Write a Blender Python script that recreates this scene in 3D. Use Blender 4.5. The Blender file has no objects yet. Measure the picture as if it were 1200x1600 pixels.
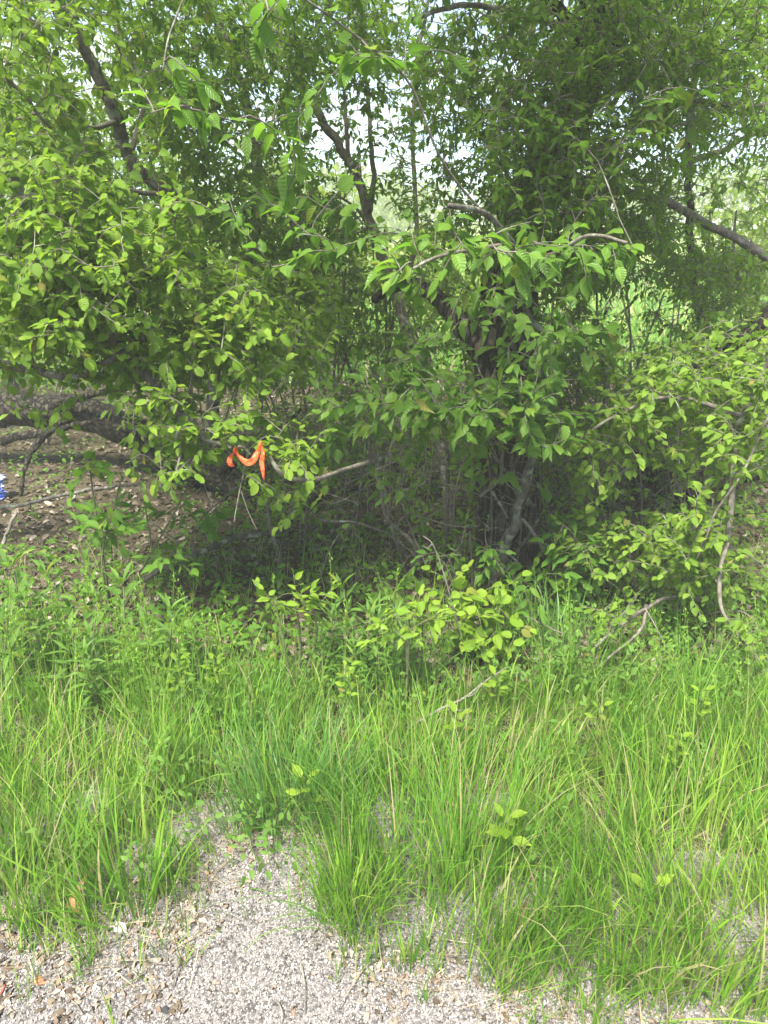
import bpy, math, random
import numpy as np
from mathutils import Matrix, Vector

random.seed(7)
rng = np.random.default_rng(11)
scene = bpy.context.scene
COL = scene.collection
R = math.radians

# ------------------------------------------------------------------ camera
CAM_H, PITCH, FPX = 1.55, R(21.0), 1155.0          # eye height, downward tilt, focal length in photo pixels
cam_data = bpy.data.cameras.new("camera")
cam = bpy.data.objects.new("camera", cam_data)
COL.objects.link(cam)
cam.location = (0, 0, CAM_H)
cam.rotation_euler = (R(90) - PITCH, 0, 0)
cam_data.sensor_fit = 'VERTICAL'
cam_data.sensor_height = 36.0
cam_data.lens = 36.0 * FPX / 1600.0
cam_data.clip_start = 0.02
cam_data.clip_end = 2000
scene.camera = cam

# ------------------------------------------------------------------ sky and sun
SUN_EL, SUN_AZ = R(60), R(205)                      # azimuth clockwise from +Y: behind the camera, to its left
w = bpy.data.worlds.new("World")
scene.world = w
w.use_nodes = True
nt = w.node_tree
nt.nodes.clear()
out = nt.nodes.new('ShaderNodeOutputWorld')
bg = nt.nodes.new('ShaderNodeBackground')
bg.inputs['Strength'].default_value = 0.08
sky = nt.nodes.new('ShaderNodeTexSky')
sky.sky_type = 'NISHITA'
sky.sun_disc = False
sky.sun_elevation = SUN_EL
sky.sun_rotation = SUN_AZ
sky.dust_density = 0.2
sky.air_density = 0.75
sky.ozone_density = 3.0
tc = nt.nodes.new('ShaderNodeTexCoord')
mp = nt.nodes.new('ShaderNodeMapping')
mp.inputs['Scale'].default_value = (2.6, 2.6, 7.0)
mp.inputs['Location'].default_value = (0.35, 0.1, 0.22)
nz = nt.nodes.new('ShaderNodeTexNoise')
nz.inputs['Scale'].default_value = 2.2
nz.inputs['Detail'].default_value = 7
nz.inputs['Roughness'].default_value = 0.55
rp = nt.nodes.new('ShaderNodeValToRGB')
rp.color_ramp.elements[0].position = 0.47
rp.color_ramp.elements[1].position = 0.60
mx = nt.nodes.new('ShaderNodeMixRGB')
mx.inputs[2].default_value = (3.2, 3.6, 4.3, 1)     # lit cloud, in the sky texture's own units
nt.links.new(tc.outputs['Generated'], mp.inputs['Vector'])
nt.links.new(mp.outputs['Vector'], nz.inputs['Vector'])
nt.links.new(nz.outputs['Fac'], rp.inputs['Fac'])
nt.links.new(rp.outputs['Color'], mx.inputs[0])
nt.links.new(sky.outputs['Color'], mx.inputs[1])
nt.links.new(mx.outputs['Color'], bg.inputs['Color'])
nt.links.new(bg.outputs['Background'], out.inputs['Surface'])

sun_data = bpy.data.lights.new("sun", 'SUN')
sun_data.energy = 4.5
sun_data.angle = R(15)
sun_data.color = (1.0, 0.955, 0.87)
sun = bpy.data.objects.new("sun", sun_data)
COL.objects.link(sun)
sv = Vector((math.sin(SUN_AZ) * math.cos(SUN_EL), math.cos(SUN_AZ) * math.cos(SUN_EL), math.sin(SUN_EL)))
sun.rotation_euler = sv.to_track_quat('Z', 'Y').to_euler()
sun.location = (0, 0, 30)

vs = scene.view_settings
vs.view_transform = 'Standard'
vs.look = 'None'
vs.exposure = 1.95
vs.gamma = 1.0
vs.use_curve_mapping = False
try:
    scene.cycles.max_bounces = 10
    scene.cycles.diffuse_bounces = 5
    scene.cycles.transmission_bounces = 6
    scene.cycles.volume_bounces = 1
    scene.cycles.use_denoising = True
except Exception:
    pass

GLARE_VEIL = 0.0075  # density of the added volume that stands in for lens glare

# ------------------------------------------------------------------ geometry helpers
CP, SP = math.cos(PITCH), math.sin(PITCH)

def ray(x, y):
    u, v = (x - 600) / FPX, (800 - y) / FPX
    return np.array((u, CP + v * SP, -SP + v * CP))

def P(x, y, d):
    """the point d metres away (along the ground, into the trees) that the photograph shows at x, y"""
    r = ray(x, y)
    t = d / r[1]
    return np.array((r[0] * t, d, CAM_H + r[2] * t))

def H(x, y):
    """height of the ground"""
    return (0.012 * np.sin(3.1 * x + 1.0) * np.cos(2.7 * y) + 0.008 * np.sin(7.3 * x + 2.1 * y)
            + 0.03 * np.sin(0.9 * x + 0.6) * np.clip((y - 2.2) / 2, 0, 1) + 0.05 * np.clip((y - 1.5) / 1.0, 0, 1))

def G(x, y):
    r = ray(x, y)
    t = CAM_H / -r[2]
    p = np.array((r[0] * t, r[1] * t, 0.0))
    p[2] = H(p[0], p[1])
    return p

def project(p):
    p = np.atleast_2d(p)
    dx, dy, dz = p[:, 0], p[:, 1], p[:, 2] - CAM_H
    f = dy * CP - dz * SP
    up = dy * SP + dz * CP
    f = np.where(np.abs(f) < 1e-6, 1e-6, f)
    return 600 + FPX * dx / f, 800 - FPX * up / f, f

def norm(a):
    return a / np.maximum(np.linalg.norm(a, axis=-1, keepdims=True), 1e-9)

def make_mesh(name, V, T, uv=None, tint=None, mat=None, smooth=True):
    V = np.asarray(V, dtype=np.float32)
    T = np.asarray(T, dtype=np.int32)
    me = bpy.data.meshes.new(name)
    nv, nf = len(V), len(T)
    me.vertices.add(nv)
    me.vertices.foreach_set('co', V.ravel())
    me.loops.add(nf * 3)
    me.loops.foreach_set('vertex_index', T.ravel())
    me.polygons.add(nf)
    me.polygons.foreach_set('loop_start', np.arange(nf, dtype=np.int32) * 3)
    me.polygons.foreach_set('use_smooth', np.full(nf, smooth, dtype=bool))
    if uv is not None:
        l = me.uv_layers.new(name='UVMap')
        l.data.foreach_set('uv', np.asarray(uv, dtype=np.float32)[T.ravel()].ravel())
    a = me.attributes.new('tint', 'FLOAT', 'POINT')
    a.data.foreach_set('value', np.asarray(tint if tint is not None else np.zeros(nv), dtype=np.float32))
    me.update(calc_edges=True)
    if mat is not None:
        me.materials.append(mat)
    return me

class Acc:
    """collects shapes that become one mesh"""
    def __init__(s):
        s.V, s.T, s.U, s.C, s.n = [], [], [], [], 0
    def add(s, V, T, U=None, C=None):
        V = np.asarray(V)
        s.V.append(V); s.T.append(np.asarray(T) + s.n)
        s.U.append(np.zeros((len(V), 2)) if U is None else U)
        s.C.append(np.zeros(len(V)) if C is None else (np.full(len(V), C) if np.isscalar(C) else C))
        s.n += len(V)
    def mesh(s, name, mat, origin=(0, 0, 0), smooth=True):
        return make_mesh(name, np.concatenate(s.V) - np.asarray(origin), np.concatenate(s.T),
                         np.concatenate(s.U), np.concatenate(s.C), mat, smooth)

def link(name, me, parent=None, loc=None):
    o = bpy.data.objects.new(name, me)
    COL.objects.link(o)
    if parent is not None:
        o.parent = parent
    if loc is not None:
        o.location = loc
    return o

def tag(o, label=None, cat=None, group=None, kind=None):
    if label: o['label'] = label
    if cat: o['category'] = cat
    if group: o['group'] = group
    if kind: o['kind'] = kind
    return o

def thing(name, label, cat, loc, group=None):
    o = link(name, None, None, tuple(float(c) for c in loc))
    o.empty_display_size = 0.05
    return tag(o, label, cat, group)

def smooth_path(pts, n):
    """Catmull-Rom through pts, n samples"""
    pts = np.asarray(pts, dtype=float)
    if len(pts) == 2:
        return pts[0] + (pts[1] - pts[0]) * np.linspace(0, 1, n)[:, None]
    q = np.vstack([2 * pts[0] - pts[1], pts, 2 * pts[-1] - pts[-2]])
    t = np.linspace(0, len(pts) - 1 - 1e-6, n)
    i = t.astype(int)
    f = (t - i)[:, None]
    a, b, c, d = q[i], q[i + 1], q[i + 2], q[i + 3]
    return 0.5 * ((2 * b) + (c - a) * f + (2 * a - 5 * b + 4 * c - d) * f ** 2 + (3 * b - 3 * c + d - a) * f ** 3)

def tube(path, rad, sides=6, bump=0.0, ridge=0.0, tip=True):
    path = np.asarray(path)
    K = len(path)
    rad = np.broadcast_to(np.asarray(rad, dtype=float), (K,))
    t = norm(np.gradient(path, axis=0))
    ref = np.array((0.31, 0.17, 0.93)) if abs(t[:, 2]).mean() < 0.85 else np.array((0.95, 0.2, 0.1))
    a = norm(np.cross(t, ref))
    b = np.cross(t, a)
    th = np.linspace(0, 2 * math.pi, sides, endpoint=False)
    r = np.repeat(rad[:, None], sides, 1)
    if bump:
        r = r * (1 + bump * rng.standard_normal((K, sides)))
    if ridge:
        ln = np.cumsum(np.r_[0, np.linalg.norm(np.diff(path, axis=0), axis=1)])[:, None]
        ph = th[None, :]
        r = r * (1 + ridge * (np.sin(9 * ph + 2.5 * np.sin(3.1 * ln) + 3 * np.sin(1.3 * ln + 2 * ph))
                              + 0.6 * np.sin(17 * ph - 4 * np.sin(5 * ln + ph)) + 1.3 * np.sin(3 * ph + 2.2 * ln)))
    V = path[:, None, :] + r[:, :, None] * (np.cos(th)[None, :, None] * a[:, None, :] + np.sin(th)[None, :, None] * b[:, None, :])
    idx = np.arange(K * sides).reshape(K, sides)
    nx = np.roll(idx, -1, 1)
    A, B, C, D = idx[:-1], nx[:-1], nx[1:], idx[1:]
    T = np.concatenate([np.stack([A, B, C], -1).reshape(-1, 3), np.stack([A, C, D], -1).reshape(-1, 3)])
    V = V.reshape(-1, 3)
    if tip:
        e = len(V)
        V = np.vstack([V, path[-1] + t[-1] * rad[-1]])
        T = np.vstack([T, np.stack([idx[-1], nx[-1], np.full(sides, e)], -1)])
    U = np.zeros((len(V), 2))
    U[:K * sides, 0] = np.tile(th / 6.2832, K)
    U[:K * sides, 1] = np.repeat(np.linspace(0, 1, K), sides)
    return V, T, U

# ------------------------------------------------------------------ materials
def new_mat(name):
    m = bpy.data.materials.new(name)
    m.use_nodes = True
    m.node_tree.nodes.clear()
    return m, m.node_tree.nodes, m.node_tree.links

def ramp(n, stops):
    r = n.new('ShaderNodeValToRGB')
    e = r.color_ramp.elements
    while len(e) < len(stops):
        e.new(0.5)
    for k, (p, c) in enumerate(stops):
        e[k].position = p
        e[k].color = (*c, 1)
    return r

def leaf_mat(name, stops, glow, trans=0.5, veins=0.0, rough=0.5, back=(0.11, 0.18, 0.045)):
    """a leaf blade: colour differs leaf by leaf, veins, light shining through"""
    m, n, l = new_mat(name)
    at = n.new('ShaderNodeAttribute'); at.attribute_name = 'tint'
    oi = n.new('ShaderNodeObjectInfo')
    ad = n.new('ShaderNodeMath'); ad.operation = 'ADD'
    fr = n.new('ShaderNodeMath'); fr.operation = 'FRACT'
    l.new(at.outputs['Fac'], ad.inputs[0]); l.new(oi.outputs['Random'], ad.inputs[1]); l.new(ad.outputs[0], fr.inputs[0])
    st = [(p_ * .95, c_) for p_, c_ in stops] + [(.985, (.22, .29, .035)), (.997, (.22, .20, .05))]
    r = ramp(n, st)
    l.new(fr.outputs[0], r.inputs['Fac'])
    uv = n.new('ShaderNodeUVMap')
    sp = n.new('ShaderNodeSeparateXYZ')
    l.new(uv.outputs['UV'], sp.inputs[0])
    # side veins: stripes that rise away from the midrib
    ab = n.new('ShaderNodeMath'); ab.operation = 'ABSOLUTE'
    l.new(sp.outputs['X'], ab.inputs[0])
    m1 = n.new('ShaderNodeMath'); m1.operation = 'MULTIPLY_ADD'
    m1.inputs[1].default_value = -0.55
    l.new(ab.outputs[0], m1.inputs[0]); l.new(sp.outputs['Y'], m1.inputs[2])
    m2 = n.new('ShaderNodeMath'); m2.operation = 'MULTIPLY'; m2.inputs[1].default_value = 46.0
    l.new(m1.outputs[0], m2.inputs[0])
    sn = n.new('ShaderNodeMath'); sn.operation = 'SINE'
    l.new(m2.outputs[0], sn.inputs[0])
    mid = n.new('ShaderNodeMath'); mid.operation = 'LESS_THAN'; mid.inputs[1].default_value = 0.025
    l.new(ab.outputs[0], mid.inputs[0])
    vr = n.new('ShaderNodeMapRange')
    vr.inputs['From Min'].default_value = 0.55; vr.inputs['From Max'].default_value = 1.0
    vr.inputs['To Max'].default_value = veins
    l.new(sn.outputs[0], vr.inputs['Value'])
    mv = n.new('ShaderNodeMath'); mv.operation = 'MULTIPLY_ADD'; mv.inputs[1].default_value = veins
    l.new(mid.outputs[0], mv.inputs[0]); l.new(vr.outputs[0], mv.inputs[2])
    mc = n.new('ShaderNodeMixRGB'); mc.inputs[2].default_value = (*[min(1, c * 2.2) for c in stops[-1][1]], 1)
    l.new(mv.outputs[0], mc.inputs[0]); l.new(r.outputs['Color'], mc.inputs[1])
    geo = n.new('ShaderNodeNewGeometry')
    mb = n.new('ShaderNodeMixRGB'); mb.inputs[2].default_value = (*back, 1)
    hb = n.new('ShaderNodeMath'); hb.operation = 'MULTIPLY'; hb.inputs[1].default_value = 0.6
    l.new(geo.outputs['Backfacing'], hb.inputs[0]); l.new(hb.outputs[0], mb.inputs[0]); l.new(mc.outputs['Color'], mb.inputs[1])
    bs = n.new('ShaderNodeBsdfPrincipled')
    bs.inputs['Roughness'].default_value = rough
    bs.inputs['Specular IOR Level'].default_value = 0.24
    bm = n.new('ShaderNodeBump'); bm.inputs['Strength'].default_value = 0.35; bm.inputs['Distance'].default_value = 0.002
    l.new(sn.outputs[0], bm.inputs['Height']); l.new(bm.outputs[0], bs.inputs['Normal'])
    l.new(mb.outputs['Color'], bs.inputs['Base Color'])
    tr = n.new('ShaderNodeBsdfTranslucent')
    mg = n.new('ShaderNodeMixRGB'); mg.blend_type = 'MULTIPLY'; mg.inputs[0].default_value = 1.0
    mg.inputs[2].default_value = (*glow, 1)
    l.new(r.outputs['Color'], mg.inputs[1]); l.new(mg.outputs['Color'], tr.inputs['Color'])
    ms = n.new('ShaderNodeMixShader'); ms.inputs[0].default_value = trans
    o = n.new('ShaderNodeOutputMaterial')
    l.new(bs.outputs[0], ms.inputs[1]); l.new(tr.outputs[0], ms.inputs[2]); l.new(ms.outputs[0], o.inputs['Surface'])
    return m

def bark_mat(name, dark, light, lichen=None, scale=30, stretch=0.18, bump=0.8, lichen_at=0.62, cracks=False):
    m, n, l = new_mat(name)
    c = n.new('ShaderNodeTexCoord')
    mp_ = n.new('ShaderNodeMapping'); mp_.inputs['Scale'].default_value = (1, 1, stretch)
    l.new(c.outputs['Object'], mp_.inputs['Vector'])
    n1 = n.new('ShaderNodeTexNoise'); n1.inputs['Scale'].default_value = scale; n1.inputs['Detail'].default_value = 6; n1.inputs['Roughness'].default_value = 0.65
    l.new(mp_.outputs[0], n1.inputs['Vector'])
    r = ramp(n, [(0.34, dark), (0.68, light)])
    l.new(n1.outputs['Fac'], r.inputs['Fac'])
    col = r.outputs['Color']
    hgt = n1.outputs['Fac']
    if cracks:                                       # plates of bark with dark fissures between
        vo = n.new('ShaderNodeTexVoronoi'); vo.feature = 'DISTANCE_TO_EDGE'; vo.inputs['Scale'].default_value = 26
        wp = n.new('ShaderNodeMixRGB'); wp.blend_type = 'ADD'; wp.inputs[0].default_value = 0.05
        l.new(mp_.outputs[0], wp.inputs[1]); l.new(n1.outputs['Color'], wp.inputs[2]); l.new(wp.outputs[0], vo.inputs['Vector'])
        cr = n.new('ShaderNodeMapRange'); cr.inputs['From Max'].default_value = 0.16
        l.new(vo.outputs['Distance'], cr.inputs['Value'])
        cm = n.new('ShaderNodeMixRGB'); cm.inputs[1].default_value = (0.012, 0.010, 0.008, 1)
        l.new(cr.outputs[0], cm.inputs[0]); l.new(col, cm.inputs[2]); col = cm.outputs['Color']
        hm = n.new('ShaderNodeMath'); hm.operation = 'MULTIPLY_ADD'; hm.inputs[1].default_value = 1.4
        l.new(cr.outputs[0], hm.inputs[0]); l.new(n1.outputs['Fac'], hm.inputs[2]); hgt = hm.outputs[0]
    if lichen:
        n2 = n.new('ShaderNodeTexNoise'); n2.inputs['Scale'].default_value = 16; n2.inputs['Detail'].default_value = 4
        l.new(c.outputs['Object'], n2.inputs['Vector'])
        r2 = ramp(n, [(lichen_at, (0, 0, 0)), (lichen_at + 0.08, (1, 1, 1))])
        l.new(n2.outputs['Fac'], r2.inputs['Fac'])
        mx_ = n.new('ShaderNodeMixRGB'); mx_.inputs[2].default_value = (*lichen, 1)
        l.new(r2.outputs['Color'], mx_.inputs[0]); l.new(col, mx_.inputs[1])
        col = mx_.outputs['Color']
    bs = n.new('ShaderNodeBsdfPrincipled'); bs.inputs['Roughness'].default_value = 0.9
    bs.inputs['Specular IOR Level'].default_value = 0.2
    l.new(col, bs.inputs['Base Color'])
    b = n.new('ShaderNodeBump'); b.inputs['Strength'].default_value = bump; b.inputs['Distance'].default_value = 0.012
    l.new(hgt, b.inputs['Height']); l.new(b.outputs[0], bs.inputs['Normal'])
    o = n.new('ShaderNodeOutputMaterial'); l.new(bs.outputs[0], o.inputs['Surface'])
    return m

def tint_mat(name, stops, rough=0.85, noise=None, trans=0.0, bump=0.0, uvgrad=None, spec=0.25):
    """matt stuff whose pieces each take their own colour from the ramp"""
    m, n, l = new_mat(name)
    at = n.new('ShaderNodeAttribute'); at.attribute_name = 'tint'
    oi = n.new('ShaderNodeObjectInfo')
    ad = n.new('ShaderNodeMath'); ad.operation = 'ADD'
    fr = n.new('ShaderNodeMath'); fr.operation = 'FRACT'
    l.new(at.outputs['Fac'], ad.inputs[0]); l.new(oi.outputs['Random'], ad.inputs[1]); l.new(ad.outputs[0], fr.inputs[0])
    r = ramp(n, stops)
    l.new(fr.outputs[0], r.inputs['Fac'])
    col = r.outputs['Color']
    if uvgrad:                                       # blades are paler towards the root
        uv = n.new('ShaderNodeUVMap'); sp = n.new('ShaderNodeSeparateXYZ'); l.new(uv.outputs['UV'], sp.inputs[0])
        g = ramp(n, [(0.0, (1, 1, 1)), (0.35, (0, 0, 0))]); l.new(sp.outputs['Y'], g.inputs['Fac'])
        gm = n.new('ShaderNodeMath'); gm.operation = 'MULTIPLY'; gm.inputs[1].default_value = 0.55
        l.new(g.outputs['Color'], gm.inputs[0])
        mm = n.new('ShaderNodeMixRGB'); mm.inputs[2].default_value = (*uvgrad, 1)
        l.new(gm.outputs[0], mm.inputs[0]); l.new(col, mm.inputs[1]); col = mm.outputs['Color']
    bs = n.new('ShaderNodeBsdfPrincipled'); bs.inputs['Roughness'].default_value = rough
    bs.inputs['Specular IOR Level'].default_value = spec
    if noise:
        c = n.new('ShaderNodeTexCoord')
        nn = n.new('ShaderNodeTexNoise'); nn.inputs['Scale'].default_value = noise; nn.inputs['Detail'].default_value = 4
        l.new(c.outputs['Object'], nn.inputs['Vector'])
        mr = n.new('ShaderNodeMapRange'); mr.inputs['To Min'].default_value = 0.62; mr.inputs['To Max'].default_value = 1.38
        l.new(nn.outputs['Fac'], mr.inputs['Value'])
        mu = n.new('ShaderNodeVectorMath'); mu.operation = 'SCALE'
        l.new(col, mu.inputs[0]); l.new(mr.outputs[0], mu.inputs['Scale']); col = mu.outputs[0]
        if bump:
            b = n.new('ShaderNodeBump'); b.inputs['Strength'].default_value = bump; b.inputs['Distance'].default_value = 0.004
            l.new(nn.outputs['Fac'], b.inputs['Height']); l.new(b.outputs[0], bs.inputs['Normal'])
    l.new(col, bs.inputs['Base Color'])
    o = n.new('ShaderNodeOutputMaterial')
    if trans:
        tr = n.new('ShaderNodeBsdfTranslucent'); l.new(col, tr.inputs['Color'])
        ms = n.new('ShaderNodeMixShader'); ms.inputs[0].default_value = trans
        l.new(bs.outputs[0], ms.inputs[1]); l.new(tr.outputs[0], ms.inputs[2]); l.new(ms.outputs[0], o.inputs['Surface'])
    else:
        l.new(bs.outputs[0], o.inputs['Surface'])
    return m

M = {}
M['apple'] = leaf_mat('apple_leaf', [(0, (0.105, 0.195, 0.018)), (0.5, (0.15, 0.26, 0.024)), (1, (0.22, 0.33, 0.038))], (1.5, 1.5, 0.7), veins=0.12)
M['dogwood'] = leaf_mat('dogwood_leaf', [(0, (0.085, 0.175, 0.024)), (0.5, (0.115, 0.225, 0.03)), (1, (0.16, 0.275, 0.04))], (1.4, 1.5, 0.8), veins=0.22, rough=0.38)
M['hawthorn'] = leaf_mat('hawthorn_leaf', [(0, (0.105, 0.19, 0.02)), (0.5, (0.145, 0.25, 0.026)), (1, (0.21, 0.32, 0.04))], (1.5, 1.5, 0.7), veins=0.1)
M['shade'] = leaf_mat('thicket_leaf', [(0, (0.092, 0.18, 0.017)), (0.5, (0.13, 0.24, 0.022)), (1, (0.18, 0.30, 0.03))], (1.6, 1.6, 0.7), veins=0.08)
M['ash'] = leaf_mat('ash_leaf', [(0, (0.075, 0.18, 0.016)), (1, (0.125, 0.25, 0.025))], (1.5, 1.5, 0.6), veins=0.15)
M['yellow'] = leaf_mat('young_yellow_leaf', [(0, (0.15, 0.27, 0.02)), (1, (0.25, 0.37, 0.035))], (1.3, 1.3, 0.5), veins=0.12)
M['weed'] = leaf_mat('weed_leaf', [(0, (0.10, 0.21, 0.035)), (1, (0.17, 0.30, 0.055))], (1.4, 1.4, 0.7), veins=0.08)
M['far'] = leaf_mat('sunlit_far_leaf', [(0, (0.11, 0.18, 0.022)), (1, (0.22, 0.30, 0.04))], (1.5, 1.5, 0.7), trans=.5, veins=0.0)
M['bark'] = bark_mat('old_bark', (0.022, 0.018, 0.013), (0.14, 0.118, 0.09), (0.18, 0.19, 0.13), 40, 0.2, 1.0, 0.64, True)
M['limb'] = bark_mat('limb_bark', (0.05, 0.045, 0.036), (0.19, 0.172, 0.142), (0.28, 0.29, 0.22), 45, 0.5, 0.9, 0.56)
M['twig'] = bark_mat('twig_bark', (0.08, 0.071, 0.055), (0.21, 0.187, 0.15), (0.30, 0.31, 0.25), 60, 0.6, 0.4, 0.60)
M['green_twig'] = bark_mat('green_twig_bark', (0.09, 0.10, 0.045), (0.16, 0.17, 0.08), None, 60, 0.6, 0.2)
M['dead'] = bark_mat('dead_wood', (0.10, 0.088, 0.07), (0.25, 0.225, 0.185), None, 70, 0.4, 0.5)
M['log'] = bark_mat('log_wood', (0.018, 0.016, 0.011), (0.075, 0.066, 0.046), (0.06, 0.075, 0.03), 26, 0.6, 1.0, 0.6, True)
M['grass'] = tint_mat('grass_blade', [(0, (0.115, 0.27, 0.027)), (0.45, (0.178, 0.37, 0.032)), (0.8, (0.26, 0.43, 0.045)), (0.93, (0.34, 0.47, 0.088)), (0.955, (0.40, 0.36, 0.17)), (1, (0.45, 0.40, 0.22))], 0.45, trans=0.5, uvgrad=(0.18, 0.33, 0.05), spec=0.4)
M['bluegrass'] = tint_mat('blue_grass_blade', [(0, (0.075, 0.195, 0.04)), (0.8, (0.125, 0.28, 0.06)), (1, (0.18, 0.33, 0.06))], 0.42, trans=0.38, uvgrad=(0.2, 0.27, 0.1), spec=0.45)
M['straw'] = tint_mat('dry_straw', [(0, (0.22, 0.17, 0.10)), (0.5, (0.32, 0.26, 0.165)), (1, (0.44, 0.37, 0.26))], 0.8, trans=0.2)
M['litter'] = tint_mat('dry_leaf', [(0, (0.055, 0.04, 0.026)), (0.4, (0.11, 0.085, 0.055)), (0.75, (0.19, 0.155, 0.11)), (1, (0.33, 0.29, 0.23))], 0.8, noise=40, trans=0.12)
M['gravel'] = tint_mat('gravel_stone', [(0, (0.075, 0.068, 0.063)), (0.2, (0.17, 0.155, 0.143)), (0.5, (0.265, 0.243, 0.226)), (0.8, (0.335, 0.308, 0.287)), (1, (0.43, 0.40, 0.378))], 0.8, noise=260)
M['tape'] = tint_mat('orange_tape', [(0, (0.92, 0.145, 0.045)), (1, (0.92, 0.145, 0.045))], 0.35, trans=0.25, spec=0.4)

def simple(name, col, rough=0.7, noise=20, bump=0.0):
    return tint_mat(name, [(0, col), (1, col)], rough, noise=noise, bump=bump)

# ------------------------------------------------------------------ the ground
def ground_mat():
    m, n, l = new_mat('ground_soil')
    c = n.new('ShaderNodeTexCoord')
    sp = n.new('ShaderNodeSeparateXYZ'); l.new(c.outputs['Object'], sp.inputs[0])
    nz_ = n.new('ShaderNodeTexNoise'); nz_.inputs['Scale'].default_value = 1.3; nz_.inputs['Detail'].default_value = 5
    l.new(c.outputs['Object'], nz_.inputs['Vector'])
    soil_n = n.new('ShaderNodeTexNoise'); soil_n.inputs['Scale'].default_value = 55; soil_n.inputs['Detail'].default_value = 8; soil_n.inputs['Roughness'].default_value = 0.7
    l.new(c.outputs['Object'], soil_n.inputs['Vector'])
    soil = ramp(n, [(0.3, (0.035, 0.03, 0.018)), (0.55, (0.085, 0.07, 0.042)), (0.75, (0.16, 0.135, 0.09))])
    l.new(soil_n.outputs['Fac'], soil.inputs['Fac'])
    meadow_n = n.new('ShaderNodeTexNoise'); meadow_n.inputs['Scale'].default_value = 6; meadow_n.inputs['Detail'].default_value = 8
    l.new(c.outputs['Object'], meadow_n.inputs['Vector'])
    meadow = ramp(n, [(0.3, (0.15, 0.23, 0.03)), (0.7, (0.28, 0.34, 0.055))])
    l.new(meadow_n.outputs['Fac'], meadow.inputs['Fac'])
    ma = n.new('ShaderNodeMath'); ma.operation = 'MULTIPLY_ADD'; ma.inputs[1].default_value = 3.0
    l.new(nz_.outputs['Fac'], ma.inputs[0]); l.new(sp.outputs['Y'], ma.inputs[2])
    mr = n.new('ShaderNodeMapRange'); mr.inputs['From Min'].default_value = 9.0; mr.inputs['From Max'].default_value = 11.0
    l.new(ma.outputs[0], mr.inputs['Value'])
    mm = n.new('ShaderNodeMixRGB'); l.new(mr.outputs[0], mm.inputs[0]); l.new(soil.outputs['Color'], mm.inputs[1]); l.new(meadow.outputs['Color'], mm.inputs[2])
    bs = n.new('ShaderNodeBsdfPrincipled'); bs.inputs['Roughness'].default_value = 0.95; bs.inputs['Specular IOR Level'].default_value = 0.1
    l.new(mm.outputs['Color'], bs.inputs['Base Color'])
    b = n.new('ShaderNodeBump'); b.inputs['Strength'].default_value = 0.8; b.inputs['Distance'].default_value = 0.02
    l.new(soil_n.outputs['Fac'], b.inputs['Height']); l.new(b.outputs[0], bs.inputs['Normal'])
    o = n.new('ShaderNodeOutputMaterial'); l.new(bs.outputs[0], o.inputs['Surface'])
    return m

def grid_sheet(name, xs, ys, hf, mat):
    X, Y = np.meshgrid(xs, ys)
    V = np.stack([X, Y, hf(X, Y)], -1).reshape(-1, 3)
    ny, nx = X.shape
    i = np.arange(ny * nx).reshape(ny, nx)
    A, B, C, D = i[:-1, :-1], i[:-1, 1:], i[1:, 1:], i[1:, :-1]
    T = np.concatenate([np.stack([A, B, C], -1).reshape(-1, 3), np.stack([A, C, D], -1).reshape(-1, 3)])
    return make_mesh(name, V, T, None, None, mat)

xs = np.r_[-600, -200, -60, -20, -8, np.linspace(-4, 4, 81), 8, 20, 60, 200, 600]
ys = np.r_[-200, -40, -8, -2, np.linspace(0, 8, 91), 10, 14, 20, 40, 100, 250, 800]
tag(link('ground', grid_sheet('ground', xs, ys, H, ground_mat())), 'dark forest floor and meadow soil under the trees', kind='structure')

# where the grass ends and the gravel begins, read off the photograph along its lower edge
EDGE = np.array([(-600, 1460), (0, 1455), (60, 1500), (140, 1510), (200, 1455), (300, 1440), (330, 1400), (350, 1330), (390, 1305), (440, 1300), (490, 1340), (515, 1450),
                 (560, 1500), (640, 1520), (700, 1530), (800, 1570), (900, 1590), (1000, 1605), (1200, 1630), (1900, 1660)])

def gravel_mat():
    m, n, l = new_mat('gravel_bed')
    c = n.new('ShaderNodeTexCoord')
    v = n.new('ShaderNodeTexVoronoi'); v.inputs['Scale'].default_value = 170
    l.new(c.outputs['Object'], v.inputs['Vector'])
    sp = n.new('ShaderNodeSeparateColor'); l.new(v.outputs['Color'], sp.inputs[0])
    r = ramp(n, [(0, (0.04, 0.037, 0.035)), (0.4, (0.11, 0.10, 0.094)), (1, (0.22, 0.20, 0.19))])
    l.new(sp.outputs[0], r.inputs['Fac'])
    bs = n.new('ShaderNodeBsdfPrincipled'); bs.inputs['Roughness'].default_value = 0.9
    l.new(r.outputs['Color'], bs.inputs['Base Color'])
    b = n.new('ShaderNodeBump'); b.invert = True; b.inputs['Strength'].default_value = 0.9; b.inputs['Distance'].default_value = 0.004
    l.new(v.outputs['Distance'], b.inputs['Height']); l.new(b.outputs[0], bs.inputs['Normal'])
    o = n.new('ShaderNodeOutputMaterial'); l.new(bs.outputs[0], o.inputs['Surface'])
    return m

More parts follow.
